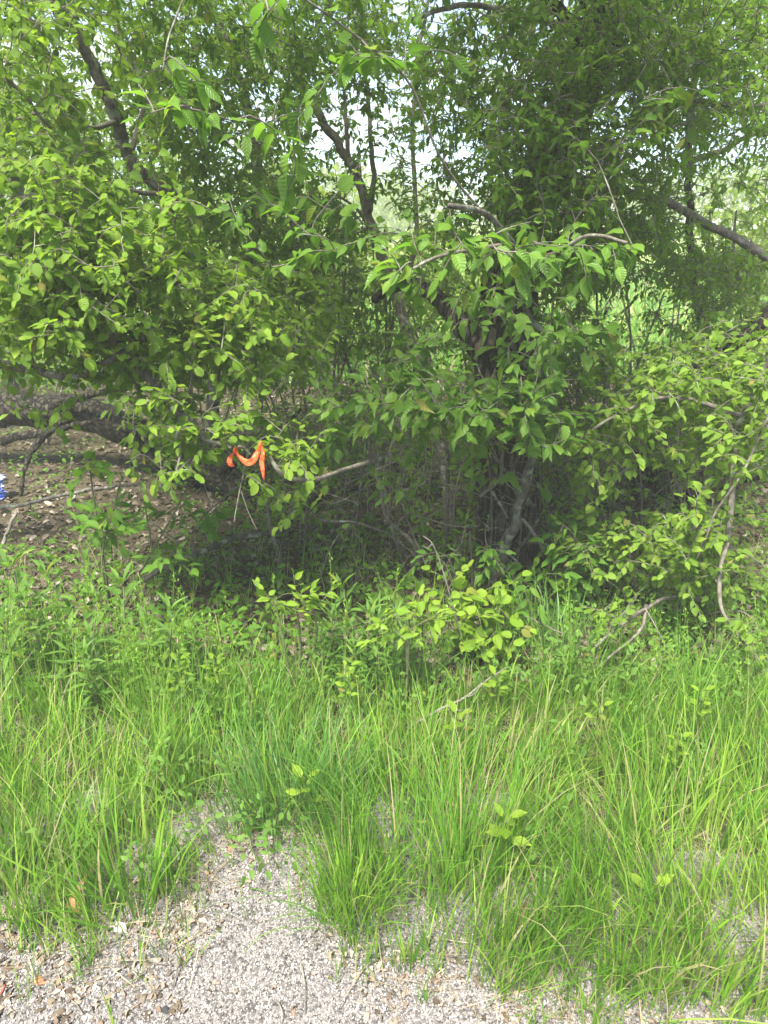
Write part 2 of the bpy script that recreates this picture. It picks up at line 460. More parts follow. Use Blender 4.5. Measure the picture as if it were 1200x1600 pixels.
def gravel_sheet():
    """a sheet of gravel whose far edge wanders; it runs on under the first grass"""
    xs_ = np.linspace(-3.2, 3.2, 161)
    far = 1.62 + 0.10 * np.sin(2.1 * xs_ + 1.2) + 0.06 * np.sin(6.3 * xs_) + 0.03 * np.sin(15 * xs_ + 1) - 0.12 * np.clip(xs_, -1, 1)
    rows = 40
    t = np.linspace(0, 1, rows)[:, None]
    Y = -1.2 + t * (far[None, :] + 1.2)
    X = np.repeat(xs_[None, :], rows, 0)
    V = np.stack([X, Y, H(X, Y) + 0.004], -1).reshape(-1, 3)
    i = np.arange(rows * 161).reshape(rows, 161)
    A, B, C, D = i[:-1, :-1], i[:-1, 1:], i[1:, 1:], i[1:, :-1]
    T = np.concatenate([np.stack([A, B, C], -1).reshape(-1, 3), np.stack([A, C, D], -1).reshape(-1, 3)])
    return make_mesh('gravel_path', V, T, None, None, gravel_mat())
tag(link('gravel_path', gravel_sheet()), 'pale grey gravel path along the lower edge of the grass', kind='structure')

# ------------------------------------------------------------------ scattering
def stamp(tv, tt, tu, pos, frames, scale, tint):
    """copies of one small template: positions (M,3), frames (M,3,3) with columns x,y,z, scale (M,) or (M,3)"""
    Mn, k = len(pos), len(tv)
    sc = np.asarray(scale)
    if sc.ndim == 1:
        sc = sc[:, None] * np.stack([rng.uniform(.78, 1.2, Mn), np.ones(Mn), rng.uniform(.5, 1.7, Mn)], 1)
    V = np.einsum('mij,mkj->mki', frames, tv[None] * sc[:, None, :]) + pos[:, None, :]
    T = (tt[None] + (np.arange(Mn) * k)[:, None, None]).reshape(-1, 3)
    U = np.tile(tu, (Mn, 1))
    return V.reshape(-1, 3), T, U, np.repeat(tint, k)

def frames_from(y, z):
    y = norm(y)
    z = norm(z - (z * y).sum(-1, keepdims=True) * y)
    return np.stack([np.cross(y, z), y, z], -1)

def stone_template(seed):
    q = np.random.default_rng(seed)
    if seed < 10:
        v = np.array([(-1, -1, -1), (1, -1, -1), (1, 1, -1), (-1, 1, -1), (-1, -1, 1), (1, -1, 1), (1, 1, 1), (-1, 1, 1)], float)
        v = norm(v) * q.uniform(0.75, 1.35, (8, 1)) * np.array((1, 0.8, 0.7))
        t = np.array([(0, 2, 1), (0, 3, 2), (4, 5, 6), (4, 6, 7), (0, 1, 5), (0, 5, 4), (1, 2, 6), (1, 6, 5), (2, 3, 7), (2, 7, 6), (3, 0, 4), (3, 4, 7)])
        return v, t, np.zeros((8, 2))
    p = (1 + 5 ** 0.5) / 2
    v = np.array([(-1, p, 0), (1, p, 0), (-1, -p, 0), (1, -p, 0), (0, -1, p), (0, 1, p), (0, -1, -p), (0, 1, -p), (p, 0, -1), (p, 0, 1), (-p, 0, -1), (-p, 0, 1)], float)
    v = norm(v) * q.uniform(0.7, 1.25, (12, 1)) * np.array((1, 0.8, 0.62))
    t = np.array([(0, 11, 5), (0, 5, 1), (0, 1, 7), (0, 7, 10), (0, 10, 11), (1, 5, 9), (5, 11, 4), (11, 10, 2), (10, 7, 6), (7, 1, 8),
                  (3, 9, 4), (3, 4, 2), (3, 2, 6), (3, 6, 8), (3, 8, 9), (4, 9, 5), (2, 4, 11), (6, 2, 10), (8, 6, 7), (9, 8, 1)])
    return v, t, np.zeros((12, 2))

def rand_frames(n, flat=0.5):
    z = norm(np.array((0, 0, 1.0)) + flat * rng.standard_normal((n, 3)))
    a = rng.uniform(0, 2 * math.pi, n)
    return frames_from(np.stack([np.cos(a), np.sin(a), np.zeros(n)], -1), z)

def gravel_stones():
    acc = Acc()
    n = 54000
    x = rng.uniform(-1.35, 1.35, n * 2); y = rng.uniform(0.85, 1.75, n * 2)
    px, py, _ = project(np.stack([x, y, H(x, y)], -1))
    e = np.interp(px, EDGE[:, 0], EDGE[:, 1])
    keep = (np.abs(px - 600) < 720) & (rng.random(n * 2) < np.clip(1 - (e - py) / 110, 0.06, 1))
    x, y = x[keep], y[keep]
    # heavier, browner patch of mixed stones towards the photograph's lower corner
    s = np.clip(rng.lognormal(math.log(0.0021), 0.36, len(x)), 0.0011, 0.008)
    pos = np.stack([x, y, H(x, y) + 0.004 + s * 0.25], -1)
    tint = np.clip(rng.normal(0.47, 0.26, len(x)), 0.01, 0.97)
    for k in range(6):
        i = np.arange(len(x)) % 6 == k
        acc.add(*stamp(*stone_template(k), pos[i], rand_frames(i.sum()), s[i], tint[i]))
    return acc.mesh('gravel', M['gravel'], smooth=False)
tag(link('gravel', gravel_stones()), 'loose pale grey and white gravel grains on the path', kind='stuff')

# ------------------------------------------------------------------ leaves
def leaf_template(shape, width, fold=0.18, droop=0.25, petiole=0.16, twist=0.0, teeth=0.0, seed=0):
    """a blade along +Y, one unit long, with a stalk, a fold at the midrib and a droop"""
    q = np.random.default_rng(seed)
    prof = {'ovate': [(0.0, .0), (.14, .72), (.36, 1.0), (.62, .80), (.84, .40), (1, 0)],
            'round': [(0.0, .0), (.14, .70), (.40, 1.0), (.68, .92), (.88, .52), (1, 0)],
            'acute': [(0.0, .0), (.16, .66), (.38, 1.0), (.62, .80), (.82, .34), (1, 0)],
            'lance': [(0.0, .1), (.20, .7), (.42, 1.0), (.66, .78), (.86, .36), (1, 0)],
            'lobed': [(0.0, .0), (.18, .9), (.34, .66), (.55, 1.0), (.70, .55), (1, 0)],
            'tiny': [(0.0, .0), (.35, 1.0), (.72, .75), (1, 0)]}[shape]
    V, U, T = [], [], []
    def z(yy):
        return -droop * yy * yy
    for k, (yy, ww) in enumerate(prof):
        h = ww * width / 2
        if 0 < k < len(prof) - 1:
            j = teeth * (1 if k % 2 else -1)
            for s in (-1, 0, 1):
                V.append((s * h * (1 + j * (s != 0)) + twist * yy * yy, petiole + yy, z(yy) + abs(s) * fold * h + (q.normal(0, 0.02) if s else 0)))
                U.append((s * 0.5 * ww, yy))
        else:
            V.append((twist * yy * yy, petiole + yy, z(yy))); U.append((0, yy))
    # faces
    m = len(prof)
    T += [(0, 2, 1), (0, 3, 2)]
    for k in range(m - 3):
        a = 1 + 3 * k
        for s in (0, 1):
            T += [(a + s, a + s + 1, a + s + 4), (a + s, a + s + 4, a + s + 3)]
    a = 1 + 3 * (m - 3)
    e = len(V) - 1
    T += [(a, a + 1, e), (a + 1, a + 2, e)]
    if petiole:
        b = len(V)
        V += [(-0.012, 0, 0.03), (0.012, 0, 0.03), (0, petiole + 0.02, 0)]
        U += [(0, 0)] * 3
        T += [(b, b + 1, b + 2)]
    return np.array(V, float), np.array(T), np.array(U, float)

KINDS = {   # shape, width, material, leaf length, droop
    'apple': ('round', 0.66, 'apple', 0.037, 0.22),
    'dogwood': ('acute', 0.58, 'dogwood', 0.061, 0.30),
    'hawthorn': ('ovate', 0.66, 'hawthorn', 0.038, 0.20),
    'shade': ('ovate', 0.56, 'shade', 0.038, 0.25),
    'feather': ('ovate', 0.46, 'shade', 0.036, 0.25),
    'ash': ('acute', 0.48, 'ash', 0.062, 0.22),
    'creeper': ('acute', 0.50, 'ash', 0.06, 0.25),
    'yellow': ('acute', 0.56, 'yellow', 0.042, 0.15),
    'round': ('round', 0.74, 'yellow', 0.052, 0.15),
    'weed': ('lance', 0.22, 'weed', 0.085, 0.28),
    'sprig': ('ovate', 0.50, 'yellow', 0.030, 0.15),
    'far': ('tiny', 0.62, 'far', 0.085, 0.2),
    'fardark': ('tiny', 0.60, 'shade', 0.07, 0.2),
}
TPL, TPLMESH = {}, {}
for kname, (shp, wd, mt, ln, dr) in KINDS.items():
    TPL[kname] = [leaf_template(shp, wd * f, fo, dr * d2, 0.0 if 'far' in kname else 0.16, tw, te, 10 + j)
                  for j, (f, fo, d2, tw, te) in enumerate([(1, .2, 1, 0, 0.04), (.92, .4, 1.5, .05, 0.06), (1.08, .1, .4, -.06, 0.0), (1, .55, 1.9, .10, .05), (.95, -.1, .7, -.1, 0.05)])]

def leaf_mesh(kind, j):
    if (kind, j) not in TPLMESH:
        v, t, u = TPL[kind][j]
        TPLMESH[kind, j] = make_mesh('leaf', v, t, u, None, M[KINDS[kind][2]])
    return TPLMESH[kind, j]

class Leaves:
    def __init__(s):
        s.p, s.y, s.z, s.s = [], [], [], []
    def add(s, p, y, z, sc):
        s.p.append(p); s.y.append(y); s.z.append(z); s.s.append(sc)
    def arrays(s):
        return np.array(s.p), np.array(s.y), np.array(s.z), np.array(s.s)

def place_leaves(root, origin, kind, leaves, n_obj, foliage_name='foliage'):
    """the leaves that show largest become parts, the rest one mass"""
    if not leaves.p:
        return
    p, y, z, s = leaves.arrays()
    fr = frames_from(y, z)
    px, py, f = project(p)
    inside = (px > -10) & (px < 1210) & (py > -10) & (py < 1610) & (f > 0.3)
    size = np.where(inside, s / np.maximum(f, .1), 0)
    order = np.argsort(-size)
    single = order[:n_obj][size[order[:n_obj]] > 0]
    var = rng.integers(0, 5, len(p))
    o3 = np.asarray(origin)
    for i in single:
        o = bpy.data.objects.new('leaf', leaf_mesh(kind, int(var[i])))
        COL.objects.link(o)
        o.parent = root
        m = Matrix(fr[i].tolist()).to_4x4() @ Matrix.Diagonal((s[i] * random.uniform(.78, 1.2), s[i], s[i] * random.uniform(.5, 1.7), 1))
        m.translation = Vector((p[i] - o3).tolist())
        o.matrix_basis = m
    rest = np.ones(len(p), bool); rest[single] = False
    if rest.any():
        acc = Acc()
        tint = rng.random(len(p))
        for j in range(5):
            q = rest & (var == j)
            if q.any():
                acc.add(*stamp(*TPL[kind][j], p[q], fr[q], s[q], tint[q]))
        tag(link(foliage_name, acc.mesh(foliage_name, M[KINDS[kind][2]], origin), root), kind='stuff')

OPEN = np.array((0.0, -0.5, 0.45))                   # leaves turn their faces to the open side, where the light comes from

def spray_leaves(L, path, kind, k, spread=1.0, size=1.0):
    """leaves set left and right along the end of a twig"""
    ln = KINDS[kind][3] * size
    seg = np.linalg.norm(np.diff(path, axis=0), axis=1)
    tot = seg.sum()
    cum = np.r_[0, np.cumsum(seg)]
    span = min(tot * 0.9, k * ln * 0.42)
    tdir = norm(path[-1] - path[-3] if len(path) > 2 else path[-1] - path[0])
    side = norm(np.cross(tdir, (0, 0, 1.0)) + 1e-4)
    for i in range(k):
        a = tot - span * (i / max(k - 1, 1)) ** 0.9
        p = np.array([np.interp(a, cum, path[:, c]) for c in range(3)])
        sg = 1 if i % 2 else -1
        d = tdir * random.uniform(.2, 1.0) + side * sg * random.uniform(.3, 1.1) * spread + np.array((random.gauss(0, .35), random.gauss(0, .35), random.gauss(-.22, .3)))
        if i < 2:
            d = tdir * 1.2 + 0.5 * np.array((random.gauss(0, .5), random.gauss(0, .5), random.gauss(0, .5)))
        z = np.array((0, 0, 0.75)) + OPEN * random.uniform(.2, 1.0) + 0.36 * np.array((random.gauss(0, 1), random.gauss(0, 1), random.gauss(0, 1)))
        L.add(p, d, z, ln * random.uniform(.62, 1.15) * (0.7 if i == 0 else 1))

def wobble(path, amp):
    k = len(path)
    if k < 4:
        return path
    n = rng.standard_normal((k, 3)) * amp
    n[0] = 0
    n = (n + np.roll(n, 1, 0) + np.roll(n, -1, 0)) / 3
    n[0] = 0
    return path + n

# gaps the photograph shows in the leaves: (x, y, rx, ry, share of the sprays kept, nearest depth, farthest depth)
GAPS = [(620, 200, 80, 55, .6, 0, 99), (730, 200, 60, 60, .7, 0, 99), (700, 90, 60, 50, .7, 0, 99), (1060, 180, 110, 60, .6, 0, 99), (1140, 240, 70, 40, .5, 0, 99),
        (1000, 490, 90, 45, .3, 0, 99), (560, 290, 70, 40, .4, 0, 99), (640, 300, 60, 60, .4, 0, 99), (940, 160, 50, 40, .35, 0, 99), (620, 400, 60, 50, .5, 0, 99), (1130, 350, 80, 60, .5, 0, 99),
        (145, 95, 45, 70, .08, 0, 3.7), (185, 190, 42, 75, .05, 0, 3.85), (235, 285, 60, 42, .08, 0, 4.0), (790, 780, 75, 75, .35, 0, 2.95), (990, 770, 65, 50, .25, 0, 4.1), (690, 760, 45, 70, .4, 0, 3.2), (388, 722, 46, 34, .0, 0, 2.5), (520, 210, 40, 70, .3, 0, 4.3), (572, 320, 30, 60, .4, 0, 4.2),
        (780, 520, 45, 50, .5, 0, 3.0), (100, 740, 110, 80, .15, 0, 5.2), (500, 830, 170, 50, .45, 0, 3.4)]

def sample_cloud(c, dens=1.0):
    cx, cy, rx, ry, d0, d1, n = c
    n = int(round(n * dens))
    a = rng.uniform(0, 2 * math.pi, n); r = np.sqrt(rng.random(n))
    res = []
    for aa, rr in zip(a, r):
        x, y, d = cx + rx * rr * math.cos(aa), cy + ry * rr * math.sin(aa), rng.uniform(d0, d1)
        keep = 1.0
        for gx, gy, grx, gry, kp, g0, g1 in GAPS:
            if g0 <= d <= g1 and ((x - gx) / grx) ** 2 + ((y - gy) / gry) ** 2 < 1:
                keep = min(keep, kp)
        if rng.random() < keep:
            res.append(P(x, y, d))
    return np.array(res).reshape(-1, 3)

def plant(name, label, cat, base, limbs, clouds, kind, per=8, n_obj=300, size=1.0, bare=0, bark='limb', twig='twig', group=None,
          main='trunk', twig_r=0.0032, sides=10, extra=None, spread=1.0, droop=0.12, max_len=1.6, dens=1.0):
    """limbs: lists of (points, radius at base, radius at tip, part name); clouds: where its leaf sprays are"""
    base = np.asarray(base, float)
    root = thing(name, label, cat, base, group)
    nodes = []
    for pts, r0, r1, pname in limbs:
        pts = np.array([np.asarray(q, float) for q in pts])
        ln = np.linalg.norm(np.diff(pts, axis=0), axis=1).sum()
        n = max(8, int(ln / 0.035))
        path = wobble(smooth_path(pts, n), min(0.010, r0 * 0.35))
        rad = r0 + (r1 - r0) * np.linspace(0, 1, n) ** 0.8
        big = r0 > 0.1
        v, t, u = tube(path, rad, 40 if big else sides, 0.03 if big else 0.05, 0.03 if big else 0.0)
        acc = Acc(); acc.add(v, t, u)
        link(pname, acc.mesh(pname, M[bark if r0 > 0.02 else twig], base), root)
        nodes.append(path[::2] if not big else path[len(path) // 3::2])
    nodes = np.concatenate(nodes)
    tips = np.concatenate([sample_cloud(c, dens) for c in clouds]) if clouds else np.zeros((0, 3))
    tips = tips[tips[:, 2] > 0.06] if len(tips) else tips
    L = Leaves()
    tw = Acc()
    if len(tips):
        dist = np.array([np.min(((nodes - t) ** 2).sum(1)) for t in tips])
        order = np.argsort(dist)
        cap = len(nodes) + 6 * len(tips)
        N = np.zeros((cap, 3)); N[:len(nodes)] = nodes; cnt = len(nodes)
        bare_set = set(rng.choice(len(tips), min(bare, len(tips)), replace=False).tolist())
        for i in order:
            tip = tips[i]
            d2 = ((N[:cnt] - tip) ** 2 * np.array((1, 1, 1.25))).sum(1)
            j = int(np.argmin(d2 + rng.random(cnt) * 0.01))
            a = N[j]
            v = tip - a
            dl = np.linalg.norm(v)
            if dl > max_len:
                a = tip - v / dl * max_len * 0.5
                dl = max_len * 0.5
                v = tip - a
            if dl < 0.10:
                tip = tip + norm(v + 0.02 * rng.standard_normal(3)) * (0.12 - dl); v = tip - a; dl = np.linalg.norm(v)
            mid = a + v * 0.5 + np.array((0, 0, 1)) * dl * droop + rng.standard_normal(3) * dl * 0.10
            path = wobble(smooth_path([a, mid, tip], 6), dl * 0.02)
            r0 = twig_r * (0.6 + 0.9 * min(dl, 1.0))
            vv, tt, uu = tube(path, np.linspace(r0, 0.0011, 6), 4)
            tw.add(vv, tt, uu)
            N[cnt:cnt + 5] = path[1:]; cnt += 5
            if i not in bare_set:
                spray_leaves(L, path, kind, max(3, int(random.gauss(per, per * .25))), spread, size)
        tag(link('twigs', tw.mesh('twigs', M[twig], base), root), kind='stuff')
    if extra:
        extra(root, base, L)
    place_leaves(root, base, kind, L, n_obj)
    return root

def X(*pts):
    return [P(*p) for p in pts]

def GB(x, y, sink=0.0):
    p = G(x, y); p[2] -= sink
    return p

def at_ground(x, y):
    return np.array((x, y, H(x, y)))

# ------------------------------------------------------------------ trees
# the old tree with the thick fissured trunk
b = at_ground(P(800, 935, 3.0)[0], 3.0)
plant('old_tree', 'old tree with a thick dark fissured trunk forking low and leaning at the top', 'tree', b,
      [([b + (0, 0, -.1), P(797, 800, 3.0), P(792, 680, 3.02), P(790, 590, 3.05), P(792, 520, 3.1), P(800, 450, 3.15), P(822, 350, 3.2), P(862, 250, 3.25), P(900, 150, 3.3), P(935, 60, 3.3), P(960, -40, 3.35), P(985, -160, 3.5)], .15, .07, 'trunk'),
       (X((775, 600, 3.05), (748, 545, 3.1), (722, 512, 3.15), (690, 470, 3.25), (640, 445, 3.4), (585, 470, 3.6)), .07, .02, 'limb'),
       (X((880, 265, 3.3), (930, 285, 3.35), (985, 300, 3.4), (1010, 312, 3.45), (1050, 318, 3.5), (1100, 350, 3.5), (1150, 372, 3.5), (1240, 430, 3.5)), .014, .019, 'limb'),
       (X((930, 70, 3.3), (880, 20, 3.2), (800, -30, 3.0), (700, -60, 2.8)), .03, .014, 'limb'),
       (X((945, 20, 3.3), (1000, 120, 3.3), (1050, 145, 3.3), (1130, 165, 3.2), (1240, 160, 3.1)), .015, .007, 'limb'),
       (X((940, 20, 3.3), (760, -180, 3.0), (500, -330, 2.7), (200, -420, 2.5)), .04, .012, 'limb'),  # overhead limb out of view, added to shade the thicket
       (X((960, -40, 3.35), (900, -260, 2.9), (850, -420, 2.5), (900, -560, 2.2)), .035, .012, 'limb'),  # another unseen limb overhead, put in for the shade it casts
       (X((905, 140, 3.3), (880, 230, 3.0), (858, 262, 2.9), (830, 305, 2.8), (795, 335, 2.7)), .013, .006, 'dead_branch'),
       (X((930, 60, 3.3), (800, 20, 3.0), (720, 10, 2.8), (640, 30, 2.6)), .014, .006, 'limb')],
      [(930, 330, 130, 90, 2.8, 3.9, 120), (870, 230, 110, 130, 2.5, 3.1, 110), (850, 400, 90, 60, 2.7, 3.1, 40), (900, 120, 260, 130, 2.6, 4.2, 330), (1080, 90, 180, 120, 2.6, 4.4, 240), (1090, 210, 130, 60, 3.0, 4.4, 60), (720, 300, 110, 130, 3.0, 4.2, 110),
       (850, 560, 120, 90, 3.3, 4.2, 80), (1000, -200, 600, 220, 2.4, 5.0, 420), (1020, 430, 180, 90, 3.2, 4.6, 160), (500, -420, 650, 190, 2.0, 2.9, 190), (1000, -420, 300, 200, 2.0, 2.9, 80)],  # overhead sprays at the end are unseen, added to darken the thicket
      'feather', per=9, n_obj=200, bare=380, bark='bark', dens=3.6)

# the tree that leans over on the far side of it
b = at_ground(P(960, 900, 4.3)[0], 4.3)
plant('leaning_tree', 'dark crooked tree leaning out over the meadow side behind the hawthorn', 'tree', b,
      [([b + (0, 0, -.1), P(985, 800, 4.25), P(1010, 720, 4.2), P(1045, 640, 4.2), P(1085, 590, 4.2), P(1135, 550, 4.2), P(1180, 515, 4.1), P(1270, 440, 4.0)], .10, .06, 'trunk'),
       (X((985, 790, 4.25), (1003, 815, 4.1), (1040, 800, 4.0), (1080, 770, 3.9), (1150, 745, 3.8)), .045, .03, 'limb'),
       (X((1000, 735, 4.2), (1040, 728, 4.1), (1090, 735, 4.0), (1150, 745, 3.9), (1260, 740, 3.8)), .05, .02, 'limb'),
       (X((1130, 555, 4.2), (1090, 480, 4.4), (1078, 330, 4.5), (1080, 200, 4.6), (1090, 80, 4.7)), .028, .016, 'limb'),
       (X((1080, 250, 4.6), (1130, 235, 4.5), (1180, 205, 4.4), (1280, 170, 4.3)), .017, .012, 'limb'),
       (X((1030, 640, 4.2), (1080, 820, 3.7), (1150, 865, 3.5), (1250, 905, 3.4)), .03, .02, 'limb')],
      [(1120, 330, 130, 120, 3.6, 5.4, 150), (1120, 480, 130, 90, 3.8, 5.6, 130), (1050, 60, 260, 150, 3.8, 5.6, 180), (1080, 680, 150, 80, 3.4, 4.6, 120), (1150, 850, 100, 70, 3.3, 4.0, 40),
       (1000, -260, 500, 160, 3.5, 6, 200)],
      'feather', per=9, n_obj=100, bare=320, bark='bark', dens=3.2)

# the apple tree that reaches in from the photograph's left, low branches hanging to the ribbon
b = at_ground(-2.35, 3.3)
plant('apple_tree', 'apple tree with pale lichen-spotted branches hanging low and tied with the orange tape', 'tree', b,
      [([b + (0, 0, -.1), b + (0.05, -.05, .6), b + (.15, -.2, 1.2), b + (.3, -.3, 1.9), b + (.5, -.3, 2.7)], .11, .06, 'trunk'),
       ([b + (.12, -.15, 1.1)] + X((-60, 380, 2.7), (60, 410, 2.55), (110, 445, 2.5), (165, 510, 2.45), (225, 580, 2.4), (262, 630, 2.35), (300, 665, 2.3), (345, 693, 2.28), (390, 703, 2.27)), .032, .004, 'branch'),
       ([b + (.08, -.1, .9)] + X((-80, 545, 2.6), (0, 568, 2.5), (60, 580, 2.46), (120, 585, 2.42), (180, 560, 2.4), (225, 525, 2.42), (262, 490, 2.45)), .022, .005, 'branch'),
       (X((165, 510, 2.45), (215, 520, 2.5), (280, 533, 2.55), (340, 545, 2.6), (390, 540, 2.7)), .014, .009, 'branch'),
       (X((318, 470, 2.6), (306, 520, 2.5), (300, 560, 2.45), (298, 605, 2.4), (300, 630, 2.38)), .0095, .006, 'branch'),
       (X((285, 640, 2.34), (275, 675, 2.3), (283, 700, 2.28), (277, 735, 2.25)), .006, .004, 'branch'),
       (X((420, 712, 2.3), (440, 742, 2.28), (470, 750, 2.3), (505, 747, 2.35), (540, 735, 2.5), (600, 715, 2.7)), .0075, .009, 'branch'),
       (X((388, 703, 2.27), (382, 735, 2.26), (376, 760, 2.25), (370, 790, 2.23), (366, 815, 2.2)), .0028, .0016, 'branch'),
       (X((376, 765, 2.25), (388, 800, 2.24), (402, 828, 2.22)), .0018, .001, 'branch'),
       ([b + (.25, -.28, 1.75)] + X((-60, 240, 2.6), (40, 300, 2.5), (120, 380, 2.5), (200, 420, 2.55), (300, 450, 2.65)), .03, .006, 'branch'),
       ([b + (.4, -.3, 2.2)] + X((-60, 60, 2.6), (20, 130, 2.7), (80, 200, 2.8)), .012, .005, 'branch')],
      [(60, 440, 150, 120, 2.1, 2.7, 170), (230, 480, 190, 100, 2.25, 2.9, 190), (120, 330, 190, 80, 2.2, 2.9, 110), (100, 560, 140, 50, 2.3, 2.7, 36), (310, 560, 170, 60, 2.3, 2.8, 60),
       (250, 640, 60, 30, 2.2, 2.5, 12), (340, 680, 110, 40, 2.2, 2.5, 26), (450, 700, 50, 22, 2.2, 2.45, 10), (270, 740, 30, 20, 2.2, 2.3, 4), (190, 720, 40, 20, 2.2, 2.4, 5),
       (460, 770, 60, 40, 2.2, 2.5, 9), (430, 500, 110, 90, 2.6, 3.2, 60), (60, 650, 60, 20, 2.3, 2.6, 5), (100, 180, 180, 160, 2.3, 3.2, 130), (100, -120, 400, 160, 2.0, 3.4, 140)],
      'apple', per=8, n_obj=300, bare=80, twig_r=.0024, dens=2.1)

# the tree with the curved limb
b = at_ground(P(330, 800, 4.5)[0], 4.5)
plant('thicket_tree', 'slender tree whose curved bare limb bows through the leaves on the top-left side', 'tree', b,
      [([b + (0, 0, -.1), P(335, 560, 4.3), P(310, 400, 4.1), P(262, 305, 3.9), P(222, 272, 3.8), P(198, 235, 3.75), P(184, 190, 3.7), P(168, 145, 3.65), P(142, 95, 3.6), P(110, 35, 3.55), P(70, -10, 3.5), P(0, -70, 3.4)], .042, .02, 'trunk'),
       (X((335, 560, 4.3), (390, 420, 4.4), (400, 250, 4.5), (360, 80, 4.5), (300, -40, 4.5)), .035, .02, 'limb'),
       (X((184, 190, 3.7), (140, 200, 3.5), (80, 170, 3.3), (20, 190, 3.2)), .013, .006, 'limb'),
       (X((262, 305, 3.9), (180, 290, 3.6), (100, 240, 3.4)), .014, .006, 'limb'),
       (X((205, 240, 3.8), (225, 150, 3.9), (190, 60, 3.9), (150, -20, 4.0)), .014, .006, 'limb')],
      [(150, 130, 230, 170, 3.2, 4.6, 270), (330, 170, 180, 190, 3.3, 5.0, 260), (300, 380, 230, 120, 3.5, 5.0, 230), (470, 430, 120, 130, 3.6, 5.0, 130), (60, 300, 120, 150, 3.4, 4.6, 90), (300, -200, 500, 170, 2.6, 5.0, 300),
       (480, 40, 130, 90, 3.3, 4.8, 90)],
      'shade', per=9, n_obj=200, bare=330, dens=3.5)

# the thin dark stem in the gap of sky
b = at_ground(P(700, 880, 3.6)[0], 3.6)
plant('thin_tree', 'thin dark leaning tree crossing the bright gap of sky in the middle', 'tree', b,
      [([b + (0, 0, -.05), P(700, 760, 3.7), P(665, 620, 3.8), P(640, 540, 3.9), P(622, 470, 4.0), P(595, 400, 4.1), P(578, 345, 4.2), P(562, 285, 4.25), P(540, 245, 4.3), P(515, 205, 4.3), P(485, 155, 4.4), P(450, 90, 4.5), P(420, 0, 4.6)], .036, .018, 'trunk'),
       (X((578, 330, 4.2), (584, 270, 4.3), (578, 200, 4.4), (572, 120, 4.5), (560, 20, 4.6)), .016, .008, 'limb'),
       (X((545, 250, 4.3), (541, 200, 4.3), (538, 140, 4.4), (535, 60, 4.5)), .013, .007, 'limb'),
       (X((622, 470, 4.0), (650, 380, 4.2), (645, 250, 4.4), (650, 120, 4.5), (670, 0, 4.6)), .016, .008, 'limb'),
       (X((590, 390, 4.1), (560, 330, 4.0), (520, 300, 3.9)), .010, .005, 'limb')],
      [(560, 60, 170, 70, 3.6, 5.2, 90), (640, 150, 110, 110, 3.8, 5.0, 50), (500, 290, 90, 60, 3.8, 4.8, 36), (610, 330, 110, 60, 3.8, 4.8, 44), (540, 180, 110, 70, 3.9, 5, 34), (640, 130, 130, 100, 3.9, 5.2, 60), (600, 470, 150, 100, 3.6, 4.8, 120), (600, -200, 400, 170, 3, 5.4, 200)],
      'shade', per=8, n_obj=80, bare=120, dens=2.5)

# the dogwood: big veined leaves at the front, in the middle
b = at_ground(P(770, 900, 2.75)[0], 2.75)
plant('dogwood_shrub', 'dogwood shrub with large strongly veined leaves and a curved grey stem before the thick trunk', 'shrub', b,
      [([b + (0, 0, -.05), P(782, 870, 2.72), P(805, 820, 2.7), P(822, 760, 2.68), P(832, 700, 2.66), P(842, 640, 2.7), P(846, 570, 2.75), P(845, 520, 2.75), P(825, 490, 2.7), P(815, 430, 2.6), P(800, 380, 2.4), P(760, 340, 2.2), P(700, 320, 2.0)], .024, .007, 'stem'),
       (X((832, 700, 2.66), (790, 670, 2.55), (740, 650, 2.45), (690, 640, 2.4)), .009, .004, 'branch'),
       (X((815, 430, 2.6), (860, 400, 2.35), (920, 370, 2.2), (980, 380, 2.1)), .010, .004, 'branch'),
       (X((760, 340, 2.2), (690, 250, 2.1), (640, 130, 2.05), (560, 60, 1.95), (430, -30, 1.85), (330, -60, 1.75), (270, 40, 1.68), (255, 110, 1.65)), .0035, .0015, 'branch'),
       (X((800, 380, 2.4), (690, 400, 2.1), (630, 430, 2.0)), .007, .003, 'branch')],
      [(760, 640, 125, 40, 2.3, 2.75, 58), (640, 640, 60, 40, 2.4, 2.7, 12), (560, 640, 90, 40, 2.5, 2.8, 22), (840, 670, 40, 30, 2.3, 2.5, 10), (760, 390, 110, 30, 1.95, 2.4, 18), (930, 385, 70, 25, 2.1, 2.4, 8), (640, 440, 40, 25, 1.95, 2.1, 6),
       (870, 540, 90, 60, 2.4, 2.8, 26), (780, 480, 80, 40, 2.5, 2.9, 14), (260, 160, 60, 60, 1.6, 1.85, 5), (430, 260, 160, 90, 1.9, 2.6, 9), (500, 60, 120, 50, 1.8, 2.4, 4), (480, 350, 160, 60, 2.1, 2.8, 22), (690, 60, 120, 40, 1.9, 2.5, 4), (980, 190, 150, 100, 2.1, 2.7, 5),
       (560, -150, 500, 120, 1.8, 3.0, 60), (760, 600, 150, 40, 2.4, 2.9, 22), (790, 740, 90, 60, 2.45, 2.85, 8), (660, 740, 90, 60, 2.7, 3.1, 8), (640, 560, 90, 40, 2.6, 3.0, 12)],
      'dogwood', per=6, n_obj=300, droop=.05, dens=1.35)

